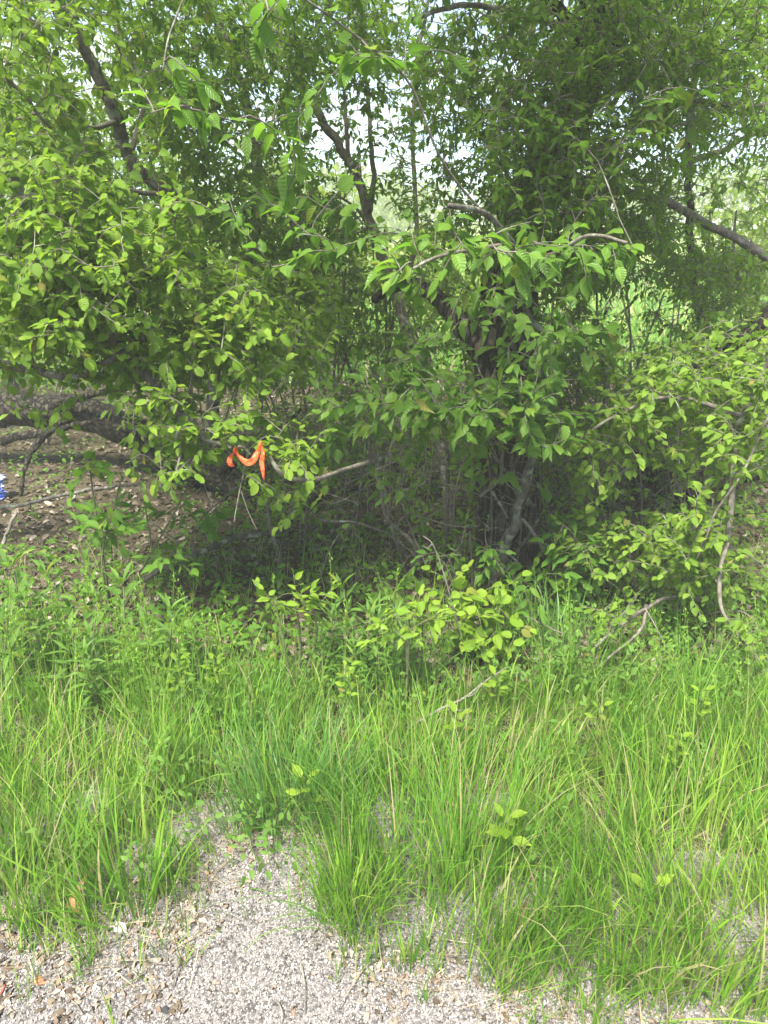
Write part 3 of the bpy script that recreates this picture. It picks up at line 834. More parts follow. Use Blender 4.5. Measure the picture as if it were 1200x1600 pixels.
# the hawthorn on the photograph's right
b = at_ground(P(1110, 960, 2.7)[0], 2.7)
plant('hawthorn_shrub', 'hawthorn shrub with small round leaves spilling down at the far right', 'shrub', b,
      [([b + (0, 0, -.05), P(1100, 900, 2.65), P(1085, 820, 2.6), P(1110, 740, 2.6), P(1160, 650, 2.6), P(1200, 560, 2.6)], .016, .008, 'stem'),
       (X((1147, 700, 2.55), (1142, 790, 2.4), (1138, 840, 2.35), (1126, 885, 2.3), (1122, 925, 2.25), (1134, 965, 2.2), (1165, 1010, 2.15)), .012, .0045, 'branch'),
       ([b + (0, 0, .05)] + X((1060, 930, 2.5), (1010, 950, 2.35), (970, 975, 2.25), (930, 1010, 2.15)), .009, .004, 'branch'),
       (X((1010, 945, 2.36), (1000, 985, 2.3), (960, 1020, 2.22), (925, 1052, 2.18)), .007, .004, 'branch'),
       (X((1160, 650, 2.6), (1050, 620, 2.6), (960, 650, 2.6), (900, 690, 2.6)), .010, .004, 'branch'),
       (X((1240, 560, 2.4), (1170, 720, 2.3), (1120, 800, 2.3), (1085, 880, 2.3)), .006, .003, 'branch')],
      [(1080, 650, 130, 80, 2.4, 2.9, 95), (950, 700, 70, 70, 2.4, 2.8, 40), (1170, 680, 60, 100, 2.2, 2.7, 30), (1090, 820, 35, 55, 2.25, 2.5, 20), (1090, 900, 55, 50, 2.25, 2.5, 22), (1010, 860, 60, 60, 2.5, 2.8, 26), (930, 830, 70, 80, 2.5, 2.9, 36),
       (960, 960, 40, 25, 2.2, 2.35, 5), (1160, 1000, 20, 30, 2.1, 2.2, 3), (1020, 580, 130, 50, 2.6, 3.0, 40), (1150, 560, 80, 60, 2.5, 3.0, 30), (1170, 930, 40, 70, 2.5, 3.0, 14)],
      'hawthorn', per=8, n_obj=300, twig_r=.0022, spread=1.0, dens=1.8)

# small woody plants under the trees
def little(name, label, base, tops, clouds, kind, per=5, n_obj=60, r=.006, group=None, spread=1.0, cat='shrub', size=1.0):
    base = np.asarray(base)
    limbs = [([base + (0, 0, -.03), (base + np.asarray(t)) / 2 + rng.standard_normal(3) * .03, np.asarray(t)], r, r * .5, 'stem') for t in tops]
    return plant(name, label, cat, base, limbs, clouds, kind, per, n_obj, size=size, twig='green_twig' if kind in ('yellow', 'round', 'ash') else 'twig', twig_r=.0016, group=group, sides=6, spread=spread, droop=.05)

b = at_ground(P(170, 905, 2.7)[0], 2.7)
little('ash_sapling', 'ash sapling with drooping pointed leaflets in the shade below the apple branches', b, X((190, 745, 2.6), (140, 730, 2.6), (290, 770, 2.7)),
       [(170, 735, 60, 25, 2.4, 2.65, 14), (150, 805, 50, 28, 2.4, 2.6, 12), (195, 825, 35, 20, 2.4, 2.6, 9), (290, 880, 40, 15, 2.4, 2.6, 6), (300, 790, 60, 40, 2.6, 2.9, 7), (360, 830, 40, 40, 2.7, 2.9, 6)], 'ash', per=6, n_obj=160)
b = at_ground(P(745, 960, 2.35)[0], 2.4)
little('round_leaved_bush', 'low bush with round yellow-green leaves beside the pale bent stalk', b, X((700, 915, 2.35), (745, 900, 2.3), (780, 950, 2.25), (720, 970, 2.25)),
       [(745, 960, 58, 45, 2.2, 2.4, 22), (700, 925, 30, 20, 2.3, 2.45, 5), (755, 1000, 45, 15, 2.15, 2.3, 7)], 'round', per=6, n_obj=180, spread=1.2, size=.95)
b = at_ground(P(455, 985, 2.15)[0], 2.15)
little('yellow_sprig_bush', 'single low sprig of bright yellow leaves above the dark leaf litter', b, X((460, 935, 2.12), (430, 940, 2.1), (485, 945, 2.15)),
       [(455, 945, 45, 16, 2.05, 2.18, 11)], 'yellow', per=5, n_obj=80)
b = at_ground(P(635, 1010, 2.05)[0], 2.08)
little('yellow_leaved_seedling', 'clump of pale yellow-green seedlings at the edge of the tall grass', b, X((620, 965, 2.05), (640, 955, 2.08), (660, 975, 2.05)),
       [(635, 972, 42, 25, 1.98, 2.1, 16)], 'yellow', per=6, n_obj=90)
b = at_ground(P(745, 900, 2.7)[0], 2.75)
little('bramble', 'bramble of small leaves climbing at the foot of the thick trunk', b, X((735, 830, 2.7), (760, 850, 2.65), (700, 870, 2.6)),
       [(740, 840, 30, 50, 2.55, 2.75, 20), (690, 885, 30, 15, 2.5, 2.65, 7), (770, 890, 30, 30, 2.5, 2.7, 8)], 'creeper', per=5, n_obj=100, size=.7)
b = at_ground(P(880, 940, 2.7)[0], 2.7)
little('leafy_seedling', 'shaded seedling with pointed leaves between the trunk and the hawthorn', b, X((880, 860, 2.65), (920, 880, 2.6), (850, 900, 2.6)),
       [(880, 830, 60, 50, 2.55, 2.8, 20), (930, 880, 45, 40, 2.5, 2.7, 16), (860, 920, 50, 30, 2.45, 2.7, 12), (820, 960, 50, 25, 2.4, 2.6, 8)], 'ash', per=5, n_obj=140)
b = at_ground(P(555, 910, 2.9)[0], 2.9)
little('forest_seedling', 'dark green seedling with a few broad leaves in front of the fallen log', b, X((540, 880, 2.85), (560, 870, 2.85)),
       [(545, 885, 40, 15, 2.75, 2.9, 7), (600, 930, 40, 15, 2.5, 2.7, 6), (515, 830, 30, 30, 2.8, 3.0, 4)], 'dogwood', per=4, n_obj=40, size=.8)

# shrubs that fill the dim space under the crowns
for x, y, d, wd, ht, lab in [(90, 800, 5.4, .6, 1.0, 'dim shrub behind the pale litter at the far left'), (330, 770, 4.8, .6, 1.0, 'shaded shrub behind the fallen log under the apple branches'),
                             (480, 840, 4.2, .55, 1.1, 'dark shrub right of the orange tape behind the bare branches'), (600, 830, 4.6, .6, 1.3, 'dark shrub in the middle of the thicket behind the curving sapling'),
                             (700, 850, 4.2, .5, 1.2, 'dark shrub close behind the left side of the thick trunk'), (900, 860, 3.8, .5, 1.1, 'shaded shrub just right of the thick trunk'),
                             (1010, 850, 4.9, .6, 1.2, 'shrub seen through the crook of the leaning tree'), (1160, 830, 4.6, .6, 1.2, 'shrub under the low limb at the far right'), (220, 790, 5.6, .7, 1.3, 'dim shrub left of the fallen log in the back'),
                             (840, 830, 5.4, .7, 1.5, 'back shrub glimpsed right behind the trunk'), (530, 800, 5.8, .8, 1.6, 'back shrub filling the gap left of the trunk')]:
    b = at_ground(P(x, y, d)[0], d)
    c0 = b + np.array((0, 0, ht * .55))
    stems = [([b + (0, 0, -.03), b + np.array((math.cos(a) * wd * .35, math.sin(a) * wd * .35, ht * .5)), b + np.array((math.cos(a) * wd * .7, math.sin(a) * wd * .7, ht * random.uniform(.75, 1.1)))], .009, .004, 'stem') for a in rng.uniform(0, 6.28, 5)]
    cx, cy, _ = project(c0)
    k = FPX / d
    plant('thicket_shrub', lab, 'shrub', b, stems, [(cx[0], cy[0], wd * k, ht * .5 * k, d - wd * .7, d + wd * .7, 170)], 'shade', per=8, n_obj=0, bare=50, twig_r=.002, sides=6)

# saplings: thin bare stems in the thicket
for k, (x, y, d, tx, ty, td, r, lab) in enumerate([
        (690, 880, 3.3, 700, 690, 3.2, .017, 'thin grey sapling stem left of the thick trunk'),
        (430, 920, 3.0, 405, 700, 3.1, .016, 'bent bare sapling stem below the orange tape'),
        (665, 915, 3.1, 590, 690, 3.3, .014, 'curving bare sapling in front of the fallen log'),
        (735, 850, 3.4, 780, 600, 3.4, .008, 'straight thin sapling across the thick trunk'),
        (470, 920, 3.4, 455, 600, 3.4, .007, 'bare sapling behind the yellow sprig'),
        (560, 870, 3.9, 540, 420, 3.9, .010, 'slim sapling in the middle of the thicket'),
        (760, 860, 3.4, 745, 560, 3.5, .008, None), (630, 850, 4.3, 640, 480, 4.4, .010, None), (860, 870, 3.5, 890, 560, 3.6, .008, None),
        (905, 860, 3.8, 930, 440, 4.0, .010, None), (590, 840, 4.6, 600, 360, 4.6, .012, None), (500, 830, 4.6, 470, 380, 4.6, .012, None), (720, 850, 4.4, 690, 420, 4.5, .011, None),
        (1170, 800, 4.4, 1150, 330, 4.6, .012, None), (765, 905, 2.85, 752, 640, 2.85, .005, None), (835, 915, 2.85, 852, 620, 2.9, .006, None), (800, 910, 2.8, 770, 700, 2.8, .0045, None), (640, 890, 3.0, 655, 620, 3.1, .006, None), (545, 890, 3.2, 575, 640, 3.2, .006, None),
        *[(x_, 880 - (d_ - 3) * 45, d_, x_ + dx_, 640 - (d_ - 3) * 60, d_ + .05, r_, None) for x_, d_, dx_, r_ in zip(rng.uniform(430, 1120, 26), rng.uniform(2.95, 4.2, 26), rng.normal(0, 45, 26), rng.uniform(.003, .0065, 26))], (1080, 800, 4.6, 1110, 330, 4.8, .011, None), (250, 760, 4.4, 230, 400, 4.4, .013, None), (410, 800, 4.4, 400, 420, 4.5, .012, None),
        (960, 830, 4.6, 975, 380, 4.8, .010, None), (855, 840, 4.0, 865, 470, 4.2, .009, None), (660, 870, 3.7, 670, 560, 3.8, .006, None)]):
    b = at_ground(P(x, y, d)[0], d)
    top = P(tx, ty, td)
    mid = (b + top) / 2 + rng.standard_normal(3) * .06
    if k == 2: mid = P(600, 800, 3.2)
    if k == 1: mid = P(425, 830, 3.0)
    big = k < 6
    plant('sapling', lab or 'thin bare stem among many in the dark thicket', 'sapling', b,
          [([b + (0, 0, -.03), mid, top] if k not in (1, 2) else [b + (0, 0, -.03), (b + mid) / 2 + (.03, 0, 0), mid, top], r, r * .55, 'stem')],
          [((x + tx) / 2, (y + ty) / 2 - 20, 60, abs(y - ty) / 2, min(d, td) - .3, max(d, td) + .4, 52), (tx, ty, 60, 60, td - .2, td + .3, 20)], 'shade', per=6, n_obj=0, bare=46, twig_r=.0022,
          group=None if lab else 'thin stems in the thicket', sides=7)

# ------------------------------------------------------------------ things beyond the thicket
def far_plant(name, label, cat, x, y, h, wd, kind, n, group, trunk=True):
    base = at_ground(x, y)
    root = thing(name, label, cat, base, group)
    if trunk:
        acc = Acc(); acc.add(*tube(smooth_path([base - (0, 0, .1), base + (.1, 0, h * .3), base + (-.05, .1, h * .75)], 10), np.linspace(h * .022, h * .008, 10), 7))
        link('trunk', acc.mesh('trunk', M['limb'], base), root)
    # clumps of leaves set through the crown
    m = max(14, n // 45)
    cc = norm(rng.standard_normal((m, 3))) * rng.random((m, 1)) ** .45 * np.array((wd, wd, h * .42)) + np.array((0, 0, h * .56))
    cc[:, 2] = np.maximum(cc[:, 2], .12 * h)
    cr = rng.uniform(.16, .34, m) * wd
    k = rng.integers(0, m, n)
    p = base + cc[k] + norm(rng.standard_normal((n, 3))) * (rng.random((n, 1)) ** .5) * cr[k][:, None] * np.array((1, 1, .7))
    a = rng.standard_normal((n, 3)); a[:, 2] -= .4
    z = rng.standard_normal((n, 3)) * .6 + np.array((0, -.35, .8))
    s = KINDS[kind][3] * rng.uniform(.7, 1.4, n) * max(1, y / 16)
    acc = Acc(); var = rng.integers(0, 5, n); fr = frames_from(a, z); t = rng.random(n)
    for j in range(5):
        q = var == j
        acc.add(*stamp(*TPL[kind][j], p[q], fr[q], s[q], t[q]))
    tag(link('crown', acc.mesh('crown', M[KINDS[kind][2]], base), root), kind='stuff')

for x, y, h, wd in [(-2.6, 7.2, 2.6, 1.3), (-.9, 8.2, 2.0, 1.2), (-4.4, 6.6, 3.4, 1.5), (.6, 9.5, 1.7, 1.1), (-1.9, 10.5, 3.0, 1.7), (-5.6, 9.5, 4.0, 1.9), (4.8, 9.5, 2.2, 1.3), (-3.6, 11.5, 3.4, 1.8), (6.2, 8.2, 3.0, 1.4)]:
    far_plant('bush', 'green bush behind the thicket at the near edge of the meadow', 'bush', x, y, h, wd, 'far' if y > 8 else 'fardark', 2200, 'bushes behind the thicket', False)
for x, y, h, wd in [(-17, 30, 9, 4.5), (-10, 26, 8, 4), (-4, 33, 5.2, 3.2), (1.5, 38, 3.6, 3.2), (7, 36, 3.9, 3.2), (13, 30, 4.2, 3.2), (19, 34, 5.5, 3.8), (-7.5, 19, 5.0, 2.6), (24, 28, 7, 4), (10, 46, 4.6, 4.4), (-1.5, 46, 4.8, 4.4), (16.5, 50, 5.6, 4.6)]:
    far_plant('meadow_tree', 'sunlit yellow-green tree standing beyond the meadow', 'tree', x, y, h, wd, 'far', 2600, 'trees beyond the meadow')

def meadow_grass():
    n = 24000
    y = 7.5 + 22 * rng.random(n) ** 1.6
    x = rng.uniform(-.72, .72, n) * y
    acc = Acc()
    p = np.stack([x, y, H(x, y) - .02], -1)
    d = rng.standard_normal((n, 3)) * .35 + np.array((0, 0, 1.0))
    tv, tt, tu = leaf_template('lance', .09, .1, .35, 0)
    fr = frames_from(d, rng.standard_normal((n, 3)) + np.array((0, -1, 0)))
    acc.add(*stamp(tv, tt, tu, p, fr, rng.uniform(.18, .42, n) * (y / 12) ** .5, rng.uniform(.5, .93, n)))
    return acc.mesh('meadow_grass', M['grass'])
tag(link('meadow_grass', meadow_grass()), 'sunlit meadow grass seen through the gaps in the thicket', kind='stuff')

# ------------------------------------------------------------------ on the forest floor
def fallen_log():
    pts = [P(-80, 640, 4.9), P(60, 640, 4.8), P(180, 662, 4.65), P(330, 742, 4.35), P(450, 810, 4.0), P(560, 862, 3.6), P(680, 902, 3.3)]
    base = np.array(pts[3]); base[2] = H(base[0], base[1])
    root = thing('fallen_log', 'long grey fallen log sloping down through the dark thicket', 'log', base)
    path = smooth_path(pts, 70)
    acc = Acc(); acc.add(*tube(wobble(path, .012), np.linspace(.12, .06, 70), 26, .05, .05))
    link('trunk', acc.mesh('trunk', M['log'], base), root)
    for q in [X((120, 640, 4.7), (60, 690, 4.4), (40, 730, 4.3), (33, 790, 4.25)), X((60, 640, 4.75), (130, 620, 4.5), (200, 600, 4.4), (300, 560, 4.4)), X((330, 745, 4.3), (400, 700, 4.1), (470, 640, 4.1)),
              X((450, 810, 4.0), (520, 770, 3.9), (640, 760, 3.9)), X((180, 662, 4.6), (250, 690, 4.2), (400, 790, 3.8), (520, 830, 3.7)), X((0, 690, 4.6), (80, 672, 4.5), (160, 655, 4.4))]:
        acc = Acc(); acc.add(*tube(wobble(smooth_path(q, 26), .008), np.linspace(.030, .009, 26), 9, .12))
        link('dead_limb', acc.mesh('dead_limb', M['log'], base), root)
fallen_log()

def stick(name, label, pts, r0, r1, mat='dead', side=(), cat='stick', group=None):
    pts = [np.asarray(p) for p in pts]
    base = pts[0]
    root = thing(name, label, cat, base, group)
    n = max(12, int(np.linalg.norm(pts[-1] - pts[0]) / .03))
    acc = Acc(); acc.add(*tube(wobble(smooth_path(pts, n), r0 * .5), np.linspace(r0, r1, n), 7, .06))
    link('stem', acc.mesh('stem', M[mat], base), root)
    for s in side:
        acc = Acc(); acc.add(*tube(wobble(smooth_path(s, 10), r0 * .3), np.linspace(r1 * 1.1, r1 * .5, 10), 5))
        link('side_twig', acc.mesh('side_twig', M[mat], base), root)

def GZ(x, y, z):
    """the point z metres above the ground plane that the photograph shows at x, y"""
    r = ray(x, y); t = (CAM_H - z) / -r[2]
    return np.array((r[0] * t, r[1] * t, z))

stick('fallen_branch', 'pale grey dead branch lying aslant on top of the grass', [GZ(640, 1135, .10), GZ(690, 1108, .13), GZ(725, 1090, .155), GZ(755, 1066, .18), GZ(790, 1044, .20)], .0055, .0022, 'dead', [[GZ(700, 1104, .135), GZ(716, 1110, .13), GZ(735, 1106, .12)], [GZ(725, 1088, .2), GZ(740, 1085, .2), GZ(760, 1062, .2)]], 'branch')
stick('dry_stalk', 'tall pale dry stalk bent over beside the round-leaved bush', [GZ(735, 1040, .06), P(722, 1000, 2.2), P(706, 945, 2.15), P(690, 885, 2.15), P(676, 850, 2.15), P(662, 838, 2.15)], .0032, .0016, 'dead', [[P(676, 850, 2.15), P(668, 856, 2.15), P(661, 853, 2.15)]], 'stalk')
stick('dry_stalk', 'straight pale dry stalk leaning in the grass before the hawthorn', [GZ(1072, 1080, .05), P(1040, 1010, 2.15), P(1008, 950, 2.2)], .003, .0018, 'dead', (), 'stalk')
stick('leaning_branch', 'long bare branch slanting up from the left grass to the sapling under the tape', [P(215, 912, 2.75), P(270, 880, 2.8), P(340, 850, 2.9), P(400, 835, 3.0), P(450, 828, 3.1)], .009, .014, 'limb', [[P(340, 850, 2.9), P(320, 860, 2.8), P(300, 862, 2.75)]], 'branch')
stick('bare_branch', 'bare branch crossing the leaf litter at the far left under the log', [P(0, 795, 3.6), P(50, 785, 3.5), P(110, 770, 3.3), P(160, 762, 3.2), P(215, 757, 3.1)], .010, .007, 'limb', (), 'branch')
stick('broken_stick', 'short thick snapped stick standing in the grass at the far left', [P(5, 850, 2.6), P(15, 825, 2.62), P(24, 800, 2.65)], .008, .006, 'dead', (), 'stick')
stick('dead_stick', 'curved white dead stick hanging in the middle of the dark thicket', [P(630, 766, 3.0), P(650, 762, 3.0), P(664, 755, 3.02), P(668, 730, 3.05)], .006, .004, 'dead', (), 'stick')
stick('bare_branch', 'thin grey branch forking across the shade right of the orange tape', [P(500, 813, 2.9), P(560, 818, 2.9), P(610, 838, 2.95), P(640, 870, 3.0)], .006, .004, 'twig', [[P(610, 838, 2.95), P(650, 870, 2.9), P(660, 910, 2.9)]], 'branch')
stick('bare_branch', 'slender bent branch arching over the litter behind the yellow sprig', [P(500, 905, 2.8), P(515, 860, 2.8), P(535, 830, 2.85), P(560, 820, 2.9)], .0035, .0025, 'twig', (), 'branch')
stick('dead_branch', 'grey dead branch leaning on the foot of the thick trunk', [P(845, 925, 2.7), P(800, 895, 2.72), P(790, 890, 2.75), P(830, 830, 2.8), P(850, 800, 2.85)], .008, .005, 'limb', (), 'branch')
stick('dead_branch', 'short dead branch slanting down from the dogwood stem', [P(815, 810, 2.7), P(838, 838, 2.68), P(852, 865, 2.66)], .008, .006, 'dead', (), 'branch')
stick('dead_branch', 'dead forked branch standing across the front of the thick trunk', [P(750, 775, 2.75), P(782, 745, 2.72), P(785, 690, 2.7)], .008, .006, 'limb', [[P(765, 762, 2.74), P(785, 795, 2.72), P(795, 810, 2.7)]], 'branch')
for (a, c_) in [((370, 760, 2.9), (300, 860, 2.8)), ((560, 700, 3.4), (430, 870, 3.2)), ((620, 900, 3.2), (560, 740, 3.5)), ((880, 990, 2.4), (760, 1000, 2.5)), ((1200, 1010, 2.4), (1080, 965, 2.5)), ((980, 930, 2.6), (860, 800, 2.8)), ((200, 880, 3.0), (120, 760, 3.2)), ((320, 880, 3.0), (200, 810, 3.2)), ((700, 790, 3.4), (610, 880, 3.2)), ((240, 870, 2.9), (225, 700, 3.1)), ((1190, 880, 2.6), (1060, 850, 2.9)), ((340, 905, 2.9), (300, 700, 3.2)), ((520, 900, 3.0), (600, 640, 3.3))] + [((x_, y_, d_), (x_ + dx_, y_ + dy_, d_ + .1)) for x_, y_, d_, dx_, dy_ in zip(rng.uniform(420, 1150, 44), rng.uniform(740, 930, 44), rng.uniform(2.7, 3.3, 44), rng.normal(0, 90, 44), rng.uniform(-190, -20, 44))]:
    stick('dry_twig', 'thin dry twig lodged in the dim undergrowth', [P(*a), (P(*a) + P(*c_)) / 2 + rng.standard_normal(3) * .05 + (0, 0, .03), P(*c_)], .0036, .0014, 'twig', (), 'twig', 'dry twigs in the undergrowth')

# crumpled blue and white scrap at the left edge
def scrap():
    base = at_ground(P(-4, 770, 4.2)[0], 4.2)
    root = thing('plastic_scrap', 'crumpled blue and white plastic scrap on the litter at the far left edge', 'litter', base)
    for nm, c, off, s in (('blue_sheet', (0.20, 0.30, 0.75), (0, 0, .05), .045), ('white_fold', (0.50, 0.58, 0.85), (.01, .02, .12), .035)):
        k = 9
        g = np.stack(np.meshgrid(np.linspace(-1, 1, k), np.linspace(-1, 1, k)), -1).reshape(-1, 2)
        V = np.stack([g[:, 0] * s, .03 * rng.standard_normal(k * k), g[:, 1] * s * .7], -1) + np.array(off) + .006 * rng.standard_normal((k * k, 3))
        i = np.arange(k * k).reshape(k, k)
        A, B, C, D = i[:-1, :-1], i[:-1, 1:], i[1:, 1:], i[1:, :-1]
        T = np.concatenate([np.stack([A, B, C], -1).reshape(-1, 3), np.stack([A, C, D], -1).reshape(-1, 3)])
        o = link(nm, make_mesh(nm, V, T, None, None, simple(nm, c, .4, 8), False), root)
        o.modifiers.new('thickness', 'SOLIDIFY').thickness = .002
scrap()

def dry_leaf_template(seed):
    v, t, u = leaf_template('ovate', .5, .45, .5, .12, .1, .1, seed)
    v = v + np.random.default_rng(seed).normal(0, .05, v.shape)
    return v - np.array((0, .5, 0)), t, u

def scatter_litter():
    acc = Acc()
    n = 22000
    y = 2.0 + 6.5 * rng.random(n) ** 1.25
    x = rng.uniform(-.72, .72, n) * (y + .3)
    p = np.stack([x, y, H(x, y) + .008 + .012 * rng.random(n)], -1)
    fr = rand_frames(n, .6); s = rng.uniform(.022, .058, n); t = rng.random(n)
    for k in range(4):
        i = np.arange(n) % 4 == k
        acc.add(*stamp(*dry_leaf_template(k), p[i], fr[i], s[i], t[i]))
    return acc.mesh('leaf_litter', M['litter'])
tag(link('leaf_litter', scatter_litter()), 'brown dead leaves covering the forest floor', kind='stuff')

# ------------------------------------------------------------------ grass
def edge_of(px):
    return np.interp(px, EDGE[:, 0], EDGE[:, 1])

BACK = np.array([(-700, 1010), (0, 1010), (150, 1030), (300, 1040), (450, 1070), (650, 1085), (800, 1080), (900, 1075), (1050, 1080), (1200, 1085), (1900, 1085)])

BARE = [(330, 1290, 70, 60), (620, 1400, 30, 40), (790, 1430, 60, 50), (640, 1090, 60, 25), (70, 1310, 30, 40), (310, 1160, 20, 25), (775, 1225, 20, 20), (960, 1340, 20, 30), (720, 1440, 40, 30), (690, 1330, 25, 40), (560, 1250, 16, 40), (230, 1250, 20, 30), (440, 1120, 30, 14), (520, 1180, 30, 18), (60, 1080, 40, 14)]

def grass_spots(n, seed, soft=40):
    q = np.random.default_rng(seed)
    x = q.uniform(-2.4, 2.4, n); y = q.uniform(1.05, 2.75, n)
    px, py, _ = project(np.stack([x, y, H(x, y)], -1))
    e = edge_of(px) + 14 * np.sin(px * .05) + 9 * np.sin(px * .13 + 1)
    bk = np.interp(px, BACK[:, 0], BACK[:, 1])
    dens = np.clip((e - py) / soft, 0, 1) ** .7 * np.clip((py - bk + 14) / 40, 0.0, 1)
    # tussocks: the grass grows in clumps
    dens *= .07 + 1.05 * np.clip(np.sin(x * 11 + 2 * np.sin(y * 7)) * np.sin(y * 13 + 2 * np.sin(x * 6)) * .6 + .55, 0, 1)
    for bx, by, rx, ry in BARE:
        dens *= 1 - .66 * np.exp(-(((px - bx) / rx) ** 2 + ((py - by) / ry) ** 2))
    k = (q.random(n) < dens) & (np.abs(px - 600) < 760)
    return x[k], y[k], px[k], py[k], e[k]

def blades(x, y, h, wd, lean, bend, az, tint, levels=5, z0=-.005):
    """tapered, bending blades standing on the ground; vectorised"""
    n = len(x)
    s = np.linspace(0, 1, levels)
    ca, sa = np.cos(az), np.sin(az)
    ang = lean[:, None] + bend[:, None] * s[None] ** 1.5
    step = h[:, None] / (levels - 1)
    r = np.concatenate([np.zeros((n, 1)), np.cumsum(np.sin(ang[:, :-1]) * step, 1)], 1)
    z = np.concatenate([np.zeros((n, 1)), np.cumsum(np.cos(ang[:, :-1]) * step, 1)], 1)
    cx = x[:, None] + r * ca[:, None]; cy = y[:, None] + r * sa[:, None]; cz = H(x, y)[:, None] + z0 + z
    tw = rng.uniform(-1.2, 1.2, n)
    wx, wy = -np.sin(az + tw), np.cos(az + tw)
    prof = np.array([.7, 1, .92, .62, 0.06]) if levels == 5 else np.linspace(1, .06, levels)
    hw = wd[:, None] * prof[None] / 2
    Lp = np.stack([cx - wx[:, None] * hw, cy - wy[:, None] * hw, cz], -1)
    Rp = np.stack([cx + wx[:, None] * hw, cy + wy[:, None] * hw, cz], -1)
    V = np.stack([Lp, Rp], 2).reshape(n, levels * 2, 3)
    T1 = []
    for k in range(levels - 1):
        a = 2 * k
        T1 += [(a, a + 1, a + 3), (a, a + 3, a + 2)]
    T = (np.array(T1)[None] + (np.arange(n) * levels * 2)[:, None, None]).reshape(-1, 3)
    U = np.zeros((n, levels * 2, 2)); U[:, :, 1] = np.repeat(s, 2)[None]; U[:, 1::2, 0] = 1
    return V.reshape(-1, 3), T, U.reshape(-1, 2), np.repeat(tint, levels * 2)

def grass():
    acc = Acc()
    x, y, px, py, e = grass_spots(86000, 5)
    n = len(x)
    edge = np.clip((e - py + 12) / 110, 0.1, 1)
    pat = np.sin(x * 4.1 + 1) * np.sin(y * 5.3) + .5 * np.sin(x * 9 - y * 7)
    near = np.clip((py - 1080) / 220, 0, 1)
    h = (.06 + (.06 + .10 * near) * edge ** .7) * rng.lognormal(0, .36, n) * (1 + .30 * pat)
    h = np.clip(h, .04, .40)
    wd = rng.uniform(.0016, .0042, n)
    az = 3 * np.sin(2.3 * x + 1.7 * y) + 2 * np.sin(5 * y - 3.1 * x) + rng.normal(0, 1.1, n)
    lean = np.abs(rng.normal(0, .25, n)) * rng.choice([1, 1, 1, 2.4], n); bend = np.abs(rng.normal(.55, .45, n))
    tint = np.clip(.38 + .16 * pat + rng.normal(0, .17, n), .02, .92)
    dry = rng.random(n) < .014
    tint[dry] = rng.uniform(.95, .99, dry.sum())
    acc.add(*blades(x, y, h, wd, lean, bend, az, tint))
    # broad blades in small fans
    x, y, px, py, e = grass_spots(3400, 6)
    k = rng.integers(4, 9, len(x))
    x = np.repeat(x, k) + rng.normal(0, .012, k.sum()); y = np.repeat(y, k) + rng.normal(0, .012, k.sum()); n = len(x)
    acc.add(*blades(x, y, rng.uniform(.08, .26, n), rng.uniform(.0036, .0080, n), np.abs(rng.normal(.1, .22, n)), np.abs(rng.normal(.6, .4, n)), rng.uniform(0, 6.28, n), np.clip(rng.normal(.35, .2, n), .02, .9)))
    # short shoots in the gravel and thin grass in the shade behind
    q = np.random.default_rng(8)
    x = q.uniform(-1.2, 1.2, 900); y = q.uniform(1.0, 1.6, 900); px, py, _ = project(np.stack([x, y, H(x, y)], -1))
    d = py - edge_of(px)
    m = (d > -60) & (q.random(900) < np.exp(-np.abs(d) / 45)); x, y = x[m], y[m]
    k = rng.integers(3, 9, len(x)); x = np.repeat(x, k) + rng.normal(0, .008, k.sum()); y = np.repeat(y, k) + rng.normal(0, .008, k.sum()); n = len(x)
    acc.add(*blades(x, y, rng.uniform(.04, .15, n), rng.uniform(.0016, .0035, n), np.abs(rng.normal(.2, .3, n)), np.abs(rng.normal(.5, .5, n)), rng.uniform(0, 6.28, n), np.clip(rng.normal(.45, .2, n), .02, .92)))
    x = q.uniform(-2.2, 2.2, 700); y = q.uniform(2.25, 3.3, 700)
    m = q.random(700) < np.where(x > .3, .9, .35); x, y = x[m], y[m]
    k = rng.integers(4, 10, len(x)); x = np.repeat(x, k) + rng.normal(0, .02, k.sum()); y = np.repeat(y, k) + rng.normal(0, .02, k.sum()); n = len(x)
    acc.add(*blades(x, y, rng.uniform(.10, .30, n), rng.uniform(.0016, .0036, n), np.abs(rng.normal(.2, .25, n)), np.abs(rng.normal(.7, .5, n)), rng.uniform(0, 6.28, n), np.clip(rng.normal(.25, .2, n), .02, .92)))
    return acc.mesh('grass', M['grass'])
tag(link('grass', grass()), 'long bright green grass covering the verge', kind='stuff')

def seed_grass():
    acc = Acc()
    q = np.random.default_rng(21)
    n = 130
    px = np.r_[q.uniform(-60, 360, 85), q.uniform(360, 1240, 45)]; py = q.uniform(1090, 1190, n)
    for a, b_ in zip(px, py):
        p = G(a, b_)
        h = q.uniform(.34, .5)
        top = p + np.array((q.normal(0, .05), q.normal(0, .05), h))
        path = smooth_path([p, (p + top) / 2 + (0.01, 0, .02), top], 8)
        acc.add(*tube(path, np.linspace(.0013, .0007, 8), 3), C=.85)
        m = 26
        f = q.uniform(.72, 1.0, m)
        pp = np.stack([np.interp(f, np.linspace(0, 1, 8), path[:, c]) for c in range(3)], -1) + q.normal(0, .008, (m, 3)) * (1.1 - f)[:, None] * 3
        tv, tt, tu = leaf_template('tiny', .32, .2, .1, 0)
        acc.add(*stamp(tv, tt, tu, pp, frames_from(q.normal(0, .5, (m, 3)) + np.array((0, 0, 1)), q.standard_normal((m, 3))), q.uniform(.007, .014, m), np.full(m, q.uniform(.86, .935))))
    return acc.mesh('seed_grass', M['grass'])
tag(link('seed_grass', seed_grass()), 'flowering grass with feathery pale seed heads in the taller grass', kind='stuff')

